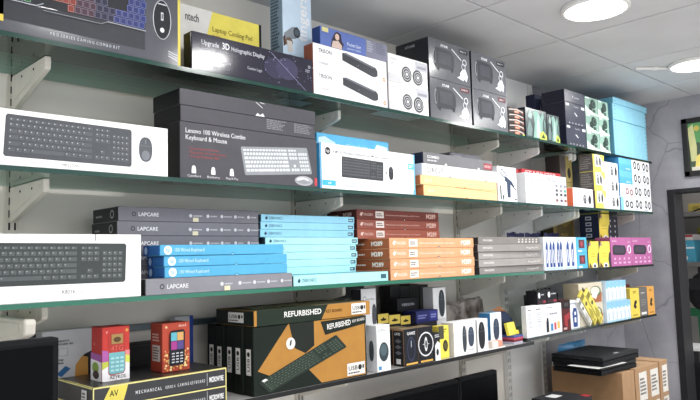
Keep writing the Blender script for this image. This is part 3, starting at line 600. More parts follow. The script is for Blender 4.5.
for c_, (x0, x1) in enumerate(((3.452, 3.612), (3.616, 3.733), (3.737, 3.846))):
    for i in range(4):
        rowl = ('lowest', 'second from the bottom', 'second from the top', 'topmost')[i]
        if c_ == 0:
            c = ('#f1f1f3', '#f1f1f3', '#5cb0e0', '#5cb0e0')[i]
            lb = ('white smart ring box with a cyan end, under the red-pictured one', 'white box with a small red picture, between blue and cyan boxes', 'lower of the two bright blue boxes in the alcove', 'upper of the two bright blue boxes in the alcove')[i]
        else: c = '#f1f2f4'; lb = 'white box with two black rings, %s in the %s column' % (rowl, ('inner', 'outermost right')[c_ - 1])
        b = Box('ring_box', lb, x0, x1, S2 + i * .0705, .070, y=1.502, d=.1, c=c, side='#c9ccd2' if c_ else '#3a94d0', group='white and blue ring boxes')
        if c_ == 0 and i >= 2: b.pr('gloss_panel', [('r', .03, .06, .97, .5, '#4aa4da'), ('b', .5, .1, .95, .22, 1, '#bfe0f4')])
        elif c_ == 0 and i == 1: b.pr('ring_pictures', pair(.68, .45, '#8a3a44', .95))
        elif c_ == 0: b.pr('ring_pictures', [('r', 0, 0, .2, 1, '#7fd0e8')] + pair(.62, .5, '#222428', 1.0))
        else: b.pr('ring_pictures', pair(.5, .54, '#222428', 1.2)); b.pr('caption', [('b', .1, .04, .6, .14, 1, '#5a8ac0')])

# ================================================================== third shelf
b = Box('keyboard_box', 'white carton picturing a wide dark keyboard, at the left end of the third shelf', .345, .766, S3, .147, y=1.502, d=.055, c='#f8f8f6', side='#dcdcda', top='#e6e6e4')
b.pr('keyboard_picture', [('k', [(.10, .255), (.905, .245), (.912, .855), (.10, .875)], '#44494a', '#5d6364', '#a6acac')])
b.pr('model_lettering', [('t', 'KB216', .56, .11, .055, '#6f6f70', .065, 0, .02), ('t', 'Essential series', .645, .11, .045, '#c3c3c3', .1, 0, 0)])
b.pr('fold_line', [('l', .735, .90, .735, 1.0, .0015, '#3c3c3c')])
G1, G2 = '#75747c', '#2b2b2f'
def lapcare(b, small=True):
    b.pr('brand_lettering', [('g', .095, .5, .16, .10, '#3c3c44'), ('t', 'LAPCARE', .125, .36, .26, '#e4e4e8', .13, 0, .03)])
    q = []
    for k, u in enumerate((.475, .60, .705, .81, .915)): q += [('c', u, .48, .13, '#cfcfd4'), ('b', u + .018, .38, u + .085, .56, 1, '#b9b9c0')]
    b.pr('feature_icons', q)
    b.pr('label_sticker', [('r', .49, .04, .53, .34, '#d9d2b0')], lift=.0008)
for i in range(6):
    b = Box('keyboard_box', ('flat grey box behind the bright blue ones, %s of six' % nth_up(i, 6)), .752 + .003 * (i % 2), 1.187, S3 + i * .0372, .0366, y=1.60, d=.15, c=G1, side=G2, top='#4a4a50', group='flat grey keyboard boxes', flap=True)
    lapcare(b)
    b.pr('end_print', [('g', .78, .5, .3, .2, '#a8a8a8'), ('b', .15, .3, .4, .55, 1, '#9a9a9a')], 'left')
b = Box('keyboard_box', 'flat grey keyboard box lying under the three bright blue ones', .778, 1.231, S3, .040, y=1.502, d=.085, c='#87868e', side=G2, top='#55555b', group='flat grey keyboard boxes', flap=True)
lapcare(b)
for i in range(3):
    x0 = (.828, .828, .815)[i]; zb = S3 + .0406 + i * .0274
    b = Box('wired_keyboard_box', 'flat bright blue wired keyboard box, %s of the three' % ('lowest', 'middle', 'topmost')[i], x0, x0 + .386, zb, .0266, y=1.502 + (.002 if i == 1 else 0), d=.082, c='#4aa9d4', side='#2468b0', top='#3a94c2', group='bright blue wired keyboard boxes', flap=True, rz=(.25, -.2, .3)[i])
    b.pr('logo', [('c', .055, .5, .42, '#e9f2f8'), ('t', 'hp', .042, .36, .36, '#3a9cd2', .026, 0, .02)])
    b.pr('title_lettering', [('t', '150 Wired Keyboard', .105, .36, .34, '#cdeaf7', .22, 0, 0)])
    b.pr('thumb_notch', [('h', .55, .0, .018, .2, '#1f6a94'), ('h', .55, .0, .013, .13, '#7fcdec')])
    b.pr('end_print', [('r', 0, 0, .35, 1, '#1a4f96'), ('e', .16, .5, .09, .36, '#a9c6e6')], 'left')
LB1, LB2 = '#8fd0ea', '#a9e6ee'
for i in range(8):
    off = (0, .004, .008, .003, .012, -.006, -.004, -.002)[i]
    b = Box('keyboard_box', 'thin pale blue box, %s of the pale blue pile' % nth_up(i, 8) if i not in (3, 4) else 'thin pale blue box, %s of the pale blue pile' % ('fifth from the top' if i == 3 else 'fourth from the top, jutting right'), 1.196 + off, 1.582 + off, S3 + .0318 + i * .0229, .0223, y=1.595, d=.15, c=LB2 if i < 5 else LB1, side='#3c4c58', top='#7fc0d4', group='thin pale blue keyboard boxes', rz=random.uniform(-.3, .3))
    b.pr('brand_lettering', [('p', [(.035, .45), (.05, .75), (.065, .5), (.05, .25)], '#2c4c60'), ('t', 'ZEBRONICS', .075, .34, .34, '#3a6076', .13)])
    b.pr('end_label', [('r', .925, .22, .985, .72, '#3a5f70'), ('b', .932, .32, .98, .62, 1, '#b9e2ec')])
b = Box('keyboard_box', 'thin pale blue keyboard box lying on the glass under the pale blue pile', 1.236, 1.638, S3, .031, y=1.502, d=.22, c='#a6e8ec', side='#3c4c58', top='#8fd0da', group='thin pale blue keyboard boxes')
b.pr('brand_lettering', [('p', [(.035, .45), (.05, .75), (.065, .5), (.05, .25)], '#2c4c60'), ('t', 'ZEBRONICS', .075, .36, .32, '#3a6076', .14)]); b.pr('end_label', [('r', .91, .3, .975, .75, '#3a5f70')])
def m289(b, light, dark):
    b.pr('brand_lettering', [('p', [(.03, .45), (.045, .72), (.07, .68), (.05, .3)], light), ('t', 'FINGERS', .075, .36, .28, light, .10)])
    b.pr('sticker', [('r', .205, .16, .30, .86, '#efeae4'), ('b', .215, .3, .29, .7, 2, '#6a625c')], lift=.0005)
    b.pr('spec_text', [('t', 'Wired Keyboard with multimedia keys and spill resistance', .32, .42, .16, light, .42, 0, 0)])
    b.pr('model_lettering', [('t', 'M289', .83, .28, .48, light, .125, 0, .06)])
    b.pr('thumb_notch', [('h', .55, .0, .016, .2, dark), ('h', .55, .0, .008, .1, '#f2ece4')])
    b.pr('end_print', [('t', 'M289', .56, .30, .42, light, .28, 0, .06), ('b', .08, .36, .42, .62, 1, light), ('c', .1, .5, .12, light)], 'left')
zz = S3
for i in range(4):
    b = Box('orange_keyboard_box', 'flat orange keyboard box lettered M289, %s of the four' % ('lowest', 'second from the bottom', 'second from the top', 'topmost')[i], 1.648 + (.002, .004, 0, .001)[i], 2.121 + (.002, .004, 0, .003)[i], zz, .0348, y=1.502, d=.19, c='#e3a374', side='#a8592f', top='#c87a48', group='flat orange keyboard boxes', flap=True, rz=(.1, -.15, .15, 0)[i]); zz += .0354
    m289(b, '#fdf0e2', '#8a4a26')
for i in range(3):
    b = Box('brown_keyboard_box', 'flat reddish brown keyboard box lettered M289, %s of the three' % ('lowest', 'middle', 'topmost')[i], 1.600, 2.043 + (.004, .001, 0)[i], zz, .0332, y=1.602, d=.15, c=('#a8604e', '#985446', '#7c4038')[i], side='#5c2f29', top='#7a4238', group='flat brown keyboard boxes', flap=True, rz=(.1, 0, -.1)[i]); zz += .0338
    m289(b, '#e6c6bc', '#3c1c18')
for i in range(5):
    b = Box('grey_keyboard_box', 'flat grey keyboard box beside the orange ones, %s of the five' % nth_up(i, 5), 2.158 + (.004, 0, .006, 0, .003)[i], (2.634, 2.632, 2.634, 2.626, 2.618)[i], S3 + i * .0293, .0286, y=1.502 + (.006, 0, .01, .003, .004)[i], d=.16, c=('#8b8784', '#a09b97', '#a39e9a', '#98938f', '#86817d')[i], side='#3c3a3c', top='#6d6a68', group='flat grey boxes beside the orange ones', flap=True, rz=(.4, -.6, .5, -.4, 0)[i])
    b.pr('brand_lettering', [('t', 'FINGERS', .07, .42, .26, '#ece8e4', .14, 0, .02)])
    if i == 4: b.pr('icon_row', [('r', .62 + .06 * k, .22, .645 + .06 * k, .42, '#e4e0dc') for k in range(6)] + [('c', .632 + .06 * k, .66, .14, '#e4e0dc') for k in range(6)])
    else: b.pr('end_lettering', [('t', 'MegaHit M5', .74, .36, .26, '#e6e2de', .2)])
# blister pack boxes
def pens(us, w):
    q = []
    for u in us: q += [('p', [(u - w, .10), (u - w, .70), (u - w * .2, .86), (u + w, .80), (u + w, .10)], '#2c4f94'), ('r', u - w * .45, .22, u + w * .3, .62, '#e6eaf2'), ('l', u, .84, u + w * 1.2, .92, .003, '#23386a')]
    return q
b = Box('cable_box', 'white box with a row of five blue cable packs pictured on it', 2.642, 2.815, S3, .147, y=1.502, d=.07, c='#f0f2f5', side='#cfd4da')
b.pr('cable_pictures', pens((.14, .33, .48, .70, .85), .055)); b.pr('footer', [('r', .05, .02, .95, .08, '#b9d6ea'), ('b', .05, .93, .9, .97, 1, '#9aa6b8')])
b = Box('cable_box', 'narrow white box with two blue cable packs pictured on it', 2.818, 2.935, S3, .147, y=1.502, d=.07, c='#f0f2f5', side='#cfd4da')
b.pr('cable_pictures', pens((.3, .68), .10)); b.pr('footer', [('r', .05, .02, .95, .08, '#b9d6ea')])
for i in range(2):
    b = Box('adapter_box', '%s small cyan box with a dark red square picture' % ('lower', 'upper')[i], 2.938, 3.040, S3 + i * .0735, .073, y=1.502, d=.08, c='#4ab6e0', side='#3a9cc4', group='small cyan boxes')
    b.pr('red_picture', [('r', .22, .30, .78, .85, '#6a3a44'), ('c', .5, .58, .18, '#b04a50'), ('r', .1, .06, .5, .18, '#d6eef8')])
def yellow(b):
    b.pr('figure_print', [('p', [(0, .0), (.0, .65), (.12, .9), (.2, 1), (0, 1)], '#2b2d3c'), ('p', [(.0, .0), (.08, .22), (.3, .02)], '#6a4c3c'), ('p', [(.86, 0), (.80, .3), (.88, .55), (1, .6), (1, 0)], '#3a3a48'), ('e', .55, .08, .22, .10, '#e8e8ea'), ('e', .55, .07, .12, .06, '#55565e'), ('p', [(.08, .86), (.2, .98), (.3, .9), (.2, .8)], '#b08a80')])
    b.pr('title_lettering', [('t', 'MAGIC', .26, .50, .08, '#b09a2c', .45), ('b', .28, .40, .7, .46, 1, '#c0aa36')])
for i, (x0, x1) in enumerate(((3.052, 3.162), (3.165, 3.286))):
    b = Box('yellow_box', '%s of the two yellow picture boxes between cyan and pink boxes' % ('left', 'right')[i], x0, x1, S3, .127, y=1.502, d=.08, c='#f0dc3a', side='#2f3552', group='yellow picture boxes'); yellow(b)
for i in range(2):
    b = Box('yellow_box', 'navy-sided yellow box behind the pink boxes, %s of the pair' % ('lower', 'upper')[i], 3.392, 3.515, S3 + i * .139, .1385, y=1.60, d=.11, c='#f0dc3a', side='#26304e', group='navy and yellow boxes'); yellow(b)
    b.pr('side_icons', [('r', .32, .10 + .22 * k, .62, .24 + .22 * k, '#c9d2e6') for k in range(4)] + [('r', .37, .14 + .22 * k, .57, .20 + .22 * k, '#34405f') for k in range(4)], 'left')
for i in range(2):
    b = Box('charger_box', 'black box with small white icons behind the pink boxes, %s of the pair' % ('lower', 'upper')[i], 3.62, 3.75, S3 + i * .137, .1365, y=1.66, d=.10, c='#3a3a44', side='#2a2a33', group='black icon boxes')
    b.pr('icons', [('c', u, .15 + .22 * k, .05, '#d8d8de') for k in range(4) for u in (.25, .7)])
b = Box('olive_box', 'large dull olive box at the back of the alcove, behind the yellow boxes', 3.16, 3.38, S3, .262, y=1.735, d=.06, c='#7d6a34', side='#4c4228')
b.pr('print', [('p', [(.05, .5), (.2, .9), (.6, .8), (.95, .95), (.9, .55)], '#5c4f2c'), ('t', 'MAGIC', .35, .62, .06, '#a8933f', .35)])
for i, (x0, x1) in enumerate(((3.296, 3.543), (3.546, 3.806))):
    b = Box('speaker_box', '%s of the two pink boxes picturing a black pill-shaped speaker' % ('left', 'right')[i], x0, x1, S3, .147, y=1.502, d=.08, c='#b8629c', side='#90487a', group='pink speaker boxes')
    b.pr('speaker_picture', [('p', [(.08, .45), (.12, .40), (.62, .38), (.70, .46), (.72, .60), (.66, .72), (.14, .74), (.08, .66)], '#3a3440'), ('p', [(.12, .47), (.60, .45), (.65, .6), (.6, .67), (.16, .68)], '#4a4452'), ('e', .87, .58, .09, .15, '#f2eaf2'), ('e', .87, .58, .05, .11, '#c860b4'), ('l', .83, .48, .91, .68, .005, '#3a3440')])
    b.pr('brand_lettering', [('t', 'boAt', .08, .85, .06, '#f6e4f2', .2), ('t', 'mini', .80, .82, .05, '#f6e4f2', .12)])
    b.pr('feature_icons', [('c', .17 + .22 * k, .26, .045, '#eac2e2') for k in range(4)] + [('r', .11 + .22 * k, .09, .23 + .22 * k, .15, '#e2b2d8') for k in range(4)])

# crumpled pouches
def pouch(name, label, x, y, z, w, h, d, mt, rz=0, seed=1, amp=.012, tilt=0, cat='pouch', group=None):
    nx, nz = 12, 10; vs = []; fs = []
    for s in (-1, 1):
        for j in range(nz + 1):
            for i in range(nx + 1):
                u, v = i / nx, j / nz
                puff = (math.sin(math.pi * u) * math.sin(math.pi * min(1, v * 1.05))) ** .5 if 0 < u < 1 and 0 < v < .95 else 0
                n1 = noise.noise(Vector((u * 5, v * 5, seed * 3.1 + s)))
                n2 = noise.noise(Vector((u * 11, v * 9, seed * 7.7 + s)))
                edge = noise.noise(Vector((u * 4, seed, 0))) * .07 * v
                vs.append(((u - .5) * w * (1 - .1 * v), s * puff * d / 2 + (n1 * amp + n2 * amp * .6) * puff, max(0, (v + edge) * h)))
    N = (nx + 1) * (nz + 1)
    for k in range(2):
        for j in range(nz):
            for i in range(nx):
                a = k * N + j * (nx + 1) + i; f = (a, a + 1, a + nx + 2, a + nx + 1); fs.append(f if k == 0 else f[::-1])
    r = thing(name, label, cat, (x, y, z), (math.radians(tilt), 0, math.radians(rz)), group)
    mesh_obj('film', vs, fs, [mt], None, r, True)
    slab('top_seal', -w * .4, w * .4, -.001, .001, h * .90, h * .98, mt, r, .0003)
    return r
NAVYF = mat('#2f2f62', .25, 0, .2, 60, 'navy_foil')
for i, x in enumerate((2.74, 2.91, 3.07)):
    p = pouch('foil_pouch', 'crumpled navy foil pouch behind the grey boxes, %s of the row' % ('first', 'second', 'third', 'fourth')[i], x, 1.70 + .01 * (i % 2), S3, .165, .176, .04, NAVYF, 0, i + 2, .006, 0, group='navy foil pouches')

# ================================================================== lowest shelf, left half
YEL = '#e3d24a'
for i in range(2):
    b = Box('mechanical_keyboard_box', '%s black mechanical keyboard carton with yellow edges' % ('lower', 'upper')[i], .650, 1.003, S4 + i * .0455, .045, y=1.502, d=.205, c='#2c2c30', side='#26262a', top='#232327', rough=.3, group='black mechanical keyboard cartons')
    b.pr('title_lettering', [('t', 'M E C H A N I C A L', .29, .36, .17, '#e4e4e6', .19, 0, .02), ('t', 'SERIES K', .505, .37, .15, '#c9c9cc', .08), ('t', 'G A M I N G  K E Y B O A R D', .60, .37, .17, '#dededf', .22, 0, .01), ('t', 'MICROWYRE', .855, .32, .28, '#f4f4f4', .12, 0, .05)])
    b.pr('divider', [('l', .838, .15, .838, .85, .0012, '#bdbdc0')])
    b.pr('yellow_badge', [('p', [(.05, 0), (.12, 1), (.24, 1), (.20, 0)], YEL), ('t', 'AV', .11, .45, .3, '#3a3620', .06, 0, .03)])
    b.pr('yellow_border', [('r', 0, .93, 1, 1, '#e6dc8a'), ('r', 0, 0, .008, .93, '#e6dc8a'), ('r', .992, 0, 1, .93, '#e6dc8a')], lift=.0006)
    b.pr('side_border', [('r', 0, .93, 1, 1, '#e6dc8a')], 'left')
    b.pr('side_label', [('r', .72, .1, .86, .8, '#d8d8d8'), ('b', .74, .2, .84, .7, 3, '#3a3a3a')], 'left')
    if i == 1:
        b.pr('top_border', [('r', 0, 0, 1, .02, '#d9cf7c'), ('r', 0, 0, .012, 1, '#d9cf7c')], 'top')
        b.pr('top_specks', [('r', u, v, u + .012, v + .02, '#6a6a50') for u, v in [(random.uniform(.03, .97), random.uniform(.04, .3)) for _ in range(70)]], 'top', .0002)
zt = S4 + .0912
b = Box('phone_box', 'red and white feature phone box with a teal keypad window', .695, .763, zt, .126, y=1.555, d=.06, c='#c9342c', side='#c2302a', top='#a82822', flap=False)
b.pr('white_base', [('p', [(0, 0), (1, 0), (1, .30), (.78, .34), (.45, .30), (0, .36)], '#f0eef0'), ('p', [(0, .36), (.2, .33), (.3, .55), (0, .58)], '#b05aa8'), ('p', [(.0, .22), (.3, .30), (.3, .37), (0, .36)], '#c2cc3c'), ('p', [(.76, .34), (1, .30), (1, .44), (.76, .46)], '#d9e04a'), ('p', [(.76, .46), (1, .44), (1, .54), (.76, .55)], '#e88a8a')])
b.pr('phone_window', [('p', [(.22, .14), (.30, .10), (.78, .12), (.84, .18), (.84, .86), (.76, .90), (.28, .90), (.22, .85)], '#b8382e'), ('p', [(.24, .15), (.32, .12), (.76, .13), (.82, .19), (.82, .52), (.24, .52)], '#6fb4bc')] + [('r', .30 + .17 * c, .17 + .075 * r, .43 + .17 * c, .21 + .075 * r, '#a6d8dc') for r in range(4) for c in range(3)] + [('r', .32, .68, .74, .86, '#a8844c'), ('e', .53, .76, .14, .05, '#5c4428'), ('t', '4TG', .30, .55, .10, '#e2605a', .44)], lift=.0006)
b.pr('brand_lettering', [('t', 'AZYKOS', .26, .035, .06, '#2c2226', .6, 0, .06)])
b.pr('top_marks', [('c', .9, .92, .03, '#d9a040'), ('t', 'V', .12, .88, .05, '#f2c8c4')])
b.pr('side_print', [('p', [(0, 0), (1, 0), (1, .36), (0, .40)], '#ece8ec'), ('p', [(0, .40), (1, .36), (1, .5), (0, .52)], '#a85aa8'), ('e', .45, .25, .3, .1, '#88a83c'), ('e', .5, .12, .28, .08, '#4c3c38'), ('t', '2', .3, .66, .06, '#f0d0cc')], 'left')
b = Box('phone_box', 'orange-red feature phone box with a black phone printed on the front', .850, .928, zt, .122, y=1.555, d=.06, c='#b8442c', side='#a83e28', top='#98382a')
rs = random.Random(5)
b.pr('dot_pattern', [('c', rs.uniform(.06, .94), rs.uniform(.04, .45), rs.uniform(.012, .028), rs.choice(('#e8b45c', '#e0853c', '#f0d08a', '#c85c34'))) for _ in range(130)])
b.pr('phone_picture', [('p', [(.22, .16), (.28, .12), (.72, .13), (.78, .18), (.80, .80), (.74, .85), (.30, .84), (.24, .78)], '#23222a'), ('r', .29, .63, .50, .80, '#5ab4c4'), ('r', .51, .63, .74, .80, '#d8a45c'), ('r', .29, .45, .50, .62, '#a8388c'), ('r', .51, .45, .74, .62, '#5a4a8c')] + [('r', .31 + .15 * c, .18 + .06 * r, .41 + .15 * c, .205 + .06 * r, '#c9c9d0') for r in range(4) for c in range(3)], lift=.0033)
b.pr('brand_lettering', [('t', 'itel', .60, .91, .05, '#f0d6c8', .26), ('c', .14, .92, .025, '#f0c890')])
b.pr('side_label', [('r', .2, .22, .85, .55, '#d8cfc8'), ('b', .25, .25, .8, .52, 5, '#5a5450'), ('b', .2, .62, .8, .8, 3, '#e8c0b0')], 'left')
b = Box('adapter_box', 'white box with an orange and black corner, standing behind the red phone box', .625, .785, S4, .203, y=1.74, d=.045, c='#d4d5d8', side='#b9babd')
b.pr('corner_print', [('p', [(.55, .30), (.56, .60), (.66, .68), (.80, .72), (.88, .92), (1, .96), (1, .30)], '#26262a'), ('p', [(.50, .30), (.52, .56), (.62, .66), (.72, .64), (.72, .30)], '#d89a3c'), ('p', [(.80, .30), (.80, .62), (.92, .68), (.96, .30)], '#d89a3c')])
b.pr('spec_text', [('t', 'A', .22, .90, .025, '#3a3a3e'), ('t', 'Superior', .22, .86, .028, '#3a3a3e', .2, 0, .04), ('t', 'Durable fan', .22, .82, .028, '#3a3a3e', .26, 0, .04), ('r', .24, .68, .40, .78, '#bfc0c4'), ('r', .26, .695, .38, .77, '#d8d9dc'), ('t', 'Easy', .23, .63, .025, '#3a3a3e', .1, 0, .04), ('t', 'data', .23, .59, .025, '#3a3a3e', .1, 0, .04)])
b.pr('blue_card', [('p', [(.22, .47), (.36, .56), (.44, .52), (.30, .43)], '#2f6fa8')])
b = Box('black_box', 'plain black box at the back between the two phone boxes', .800, 1.000, S4, .148, y=1.745, d=.05, c='#1b1b1e', side='#141416'); b.pr('fold_line', [('l', .02, .96, .98, .96, .001, '#34343a')])
b = Box('manual_box', 'slim white box with a dark blue edge, right of the orange phone box', 1.003, 1.062, S4, .21, y=1.76, d=.03, c='#b9bcc0', side='#a9acb0'); b.pr('blue_edge', [('r', .80, 0, 1, 1, '#2f4a9c'), ('r', .80, 0, 1, .28, '#c9b04a')])
# refurbished keyboard cartons
ORG, GRN = '#b27c2a', '#15201a'
def usb_label(b, u0, v0, u1, v1, face='front', rot=0):
    w = u1 - u0; h = v1 - v0
    b.pr('usb_label', [('r', u0, v0, u1, v1, '#e4e2dc')] + ([('t', 'USB', u0 + w * .08, v0 + h * .42, h * .34, '#2a2a2a', w * .5, 0, .03), ('c', u0 + w * .72, v0 + h * .58, h * .22, '#2a2a2a'), ('r', u0 + w * .86, v0 + h * .45, u0 + w * .95, v0 + h * .75, '#2a2a2a'), ('b', u0 + w * .06, v0 + h * .1, u0 + w * .94, v0 + h * .3, 1, '#55534e')] if rot == 0 else [('t', 'USB', u0 + w * .72, v0 + h * .15, w * .5, '#2a2a2a', h * .5, 90, .02), ('c', u0 + w * .5, v0 + h * .8, w * .3 * (b.d if face == 'left' else b.w) / b.h, '#2a2a2a')]), face, .0006)
for i in range(5):
    b = Box('refurbished_keyboard_box', ('green and mustard refurbished keyboard carton facing the room, its keyboard pictured', 'dark green upright keyboard carton directly behind the mustard-fronted one', 'dark green upright keyboard carton in the middle of the row of five', 'second rearmost dark green upright keyboard carton of the row', 'rearmost dark green upright keyboard carton of the row')[i], 1.091 - .003 * (i % 2), 1.526, S4, .1845 + (.0, .001, .0, -.002, .001)[i], y=1.502 + i * .0455, d=.045, c=GRN, side='#161c18', top='#2c3a2e', group='refurbished keyboard cartons', flap=True)
    usb_label(b, .30, .30, .78, .68, 'left', 90)
    if i == 0:
        b.pr('mustard_panel', [('p', [(.03, .36), (.28, 1.0), (.985, 1.0), (.985, .02), (.56, .02), (.36, .45), (.14, .25)], ORG)])
        b.pr('green_banner', [('p', [(.285, 1.0), (.33, .62), (.42, .52), (.50, .62), (.50, 1.0)], '#20251f'), ('p', [(.56, .98), (.60, .76), (1.0, .87), (1.0, 1.0)], '#1c241e')], lift=.0004)
        b.pr('title_lettering', [('t', 'REFURBISHED', .62, .84, .085, '#ecebe6', .225, 4, .03), ('t', 'KEY BOARD', .86, .905, .045, '#d8d6cf', .125, 4, .02)], lift=.0012)
        b.pr('emblem', [('e', .295, .70, .038, .09, '#e9e8e4'), ('p', [(.285, .66), (.29, .74), (.305, .76), (.30, .68)], '#1c241e')], lift=.0012)
        b.pr('keyboard_picture', [('k', [(.07, .05), (.56, .02), (.83, .48), (.69, .74)], '#24302a', '#33413a', '#6f7f74'), ('r', .07, .24, .115, .29, '#e4e4e0')] if 0 else [('k', [(.12, .02), (.80, .52), (.70, .74), (.03, .20)], '#26322a', '#3a483e', '#85937f'), ('p', [(.055, .215), (.085, .24), (.105, .215), (.075, .19)], '#e4e4e0')], lift=.0014)
        usb_label(b, .80, .04, .975, .24)
b = Box('refurbished_keyboard_box', 'flat green and mustard refurbished keyboard carton lying across the upright ones', 1.093, 1.545, S4 + .1862, .043, y=1.500, d=.185, c=ORG, side='#1b241f', top='#6d6a52', group='refurbished keyboard cartons', flap=True)
b.pr('green_panel', [('p', [(.02, 0), (.54, 0), (.60, 1), (.02, 1)], '#1f2c22')])
b.pr('title_lettering', [('t', 'REFURBISHED', .23, .42, .36, '#ecebe6', .31, 0, .03)], lift=.0006)
b.pr('subtitle_lettering', [('t', 'KEY BOARD', .58, .44, .2, '#5a3c14', .15, 0, .02)], lift=.0006)
usb_label(b, .815, .12, .955, .9); usb_label(b, .35, .2, .75, .85, 'left')
b.pr('top_print', [('p', [(0, 0), (.5, 0), (.35, 1), (0, 1)], '#39422f'), ('p', [(.42, .2), (.95, .3), (.9, .8), (.38, .8)], '#8d8566')], 'top')
b.pr('top_text', [('b', .1, .3, .9, .7, 3, '#b9b48e')], 'top', .0006)

# ================================================================== lowest shelf, middle: mouse boxes and small packs
def dell(b, cu=.62, ru=.17, cv=.5, rv=.36):
    b.pr('mouse_picture', [('m', cu, cv, ru, rv, '#3c3f46', '#6c7078')])
b = Box('carton_spacer', 'plain white box beneath the tall white mouse box', 1.599, 1.667, S4, .072, y=1.59, d=.05, c='#e2e2e0'); b.pr('label', [('b', .2, .3, .8, .7, 3, '#9a9a9a')])
b = Box('mouse_box', 'tall white mouse box rising behind the refurbished keyboard cartons', 1.597, 1.669, S4 + .0725, .189, y=1.59, d=.05, c='#e4e4e6', side='#3a3a3e', top='#d0d0d2')
b.pr('mouse_picture', [('m', .84, .52, .15, .20, '#4a4d53', '#7a7d84')]); b.pr('brand_print', [('g', .22, .82, .045, .034, '#6a6a70'), ('t', 'wireless', .38, .80, .035, '#6a6a70', .5)])
b = Box('grey_white_box', 'short white box left of the tall white mouse box', 1.592, 1.655, S4, .228, y=1.66, d=.05, c='#cfd0d4', side='#9a9a9e'); b.pr('header', [('b', .1, .86, .9, .95, 2, '#8d8f96')])
b = Box('black_box', 'black box standing against the wall behind the tall white mouse box', 1.62, 1.78, S4, .275, y=1.755, d=.05, c='#1c1c1f', side='#121214', top='#2a2a2c'); b.pr('fold_line', [('l', .02, .97, .98, .97, .001, '#3a3a3e')])
b = Box('mouse_box', 'white mouse box touching the refurbished cartons, mice pictured on two sides', 1.574, 1.637, S4, .147, y=1.502, d=.048, c='#eceded', side='#dfe0e2', top='#f2f2f2')
b.pr('mouse_picture', [('e', .5, .42, .36, .21, '#3a464c'), ('e', .48, .46, .25, .13, '#52626a')]); b.pr('side_picture', [('m', .5, .45, .22, .22, '#4a5258', '#80888e')], 'left'); b.pr('blue_tag', [('r', .08, .04, .3, .12, '#3a8ac0'), ('b', .1, .86, .7, .92, 2, '#a6a8ac')])
# black gaming mouse boxes with copper edges
for i, (x0, x1, y, lb) in enumerate(((1.705, 1.776, 1.502, 'black gaming mouse box with a blue-grey mouse outline and copper edges'), (1.779, 1.858, 1.502, 'black gaming mouse box with a round white dial picture'), (1.715, 1.787, 1.558, 'black copper-edged box tucked behind the gaming mouse box'))):
    b = Box('gaming_mouse_box', lb, x0, x1, S4, .1225, y=y, d=.05, c='#202126', side='#1b1b1f', top='#8d7a5c', group='black gaming mouse boxes')
    b.pr('side_icons', [('r', 0, 0, .05, 1, '#8d6a44'), ('r', .95, 0, 1, 1, '#8d6a44'), ('r', 0, .96, 1, 1, '#8d6a44'), ('t', 'GAMES', .2, .84, .07, '#dcdcdc', .5)] + [('p', [(.2, v), (.5, v + .06), (.8, v), (.5, v - .06)], '#5a5c62') for v in (.68, .52, .36)] + [('r', .3, .06, .7, .2, '#cfcfcf')], 'left')
    if i == 1: b.pr('dial_picture', [('g', .5, .52, .34, .30, '#d9d9dc'), ('e', .5, .52, .10, .20, '#eceef0'), ('l', .28, .52, .72, .52, .003, '#b9bac0'), ('e', .5, .52, .06, .12, '#202126')])
    else: b.pr('mouse_picture', [('e', .5, .45, .30, .34, '#343b52'), ('e', .5, .45, .24, .28, '#20242f'), ('r', .48, .5, .53, .68, '#aab0c4'), ('t', 'GAMES', .22, .84, .08, '#e4e4e6', .58, 0, .03)])
    b.pr('gold_footer', [('r', .12, .03, .95, .08, '#d9a83c')])
for i, (x0, x1, t) in enumerate(((1.712, 1.766, .168), (1.769, 1.828, .160), (1.831, 1.884, .152))):
    b = Box('hang_pack', 'yellow-headed black hanging pack, %s of three behind the gaming mouse boxes' % ('left', 'middle', 'right')[i], x0, x1, S4, t, y=1.625, d=.028, c='#26262a', side='#1c1c1e', cat='pack', group='yellow-headed hanging packs')
    b.pr('yellow_header', [('r', 0, .80, 1, 1, '#e4c94a')]); b.pr('hanger_hole', [('e', .5, .88, .28, .025, '#2a2418'), ('p', [(.36, .88), (.5, .94), (.64, .88)], '#2a2418')], lift=.0005)
b = Box('cartridge_box', 'plain dark box under the long navy box', 1.892, 2.008, S4, .122, y=1.60, d=.07, c='#2c2c33'); b.pr('label', [('b', .1, .5, .9, .8, 3, '#5a5a66')])
b = Box('navy_long_box', 'long navy blue box lying behind the yellow pack', 1.888, 2.014, S4 + .1226, .043, y=1.60, d=.06, c='#262a66', side='#1f2250', top='#3a3f86')
b.pr('panel', [('r', .62, .1, .97, .9, '#343a8a'), ('b', .66, .3, .94, .7, 2, '#8d93d0')]); b.pr('lettering', [('b', .08, .3, .5, .7, 2, '#7a80c4')])
b = Box('toner_box', 'plain black box under the small lettered black box', 1.89, 1.985, S4, .163, y=1.675, d=.055, c='#1f1f22'); b.pr('label', [('b', .1, .7, .9, .9, 3, '#44444a')])
b = Box('lettered_box', 'small black box with pale lettering on the stack behind the navy box', 1.872, 1.990, S4 + .1636, .048, y=1.675, d=.055, c='#202025', top='#34343a')
b.pr('lettering', [('t', 'VERSION', .2, .38, .2, '#b9bac4', .6, 0, .01)])
for i in range(4):
    b = Box('black_slim_box', 'slim black box at the back wall, %s of four' % ('first', 'second', 'third', 'fourth')[i], 1.912 + i * .0575, 1.967 + i * .0575, S4, .256 - .004 * (i % 2), y=1.745, d=.055, c='#2f3030', side='#232423', top='#4a4b4a', group='slim black boxes'); b.pr('edge_line', [('l', .04, .02, .04, .98, .001, '#55565a'), ('l', .1, .97, .95, .97, .001, '#55565a')])
b = Box('mouse_box', 'white box supporting the tall white mouse box near the plastic pouches', 2.022, 2.098, S4, .122, y=1.625, d=.06, c='#e2e2e4'); dell(b)
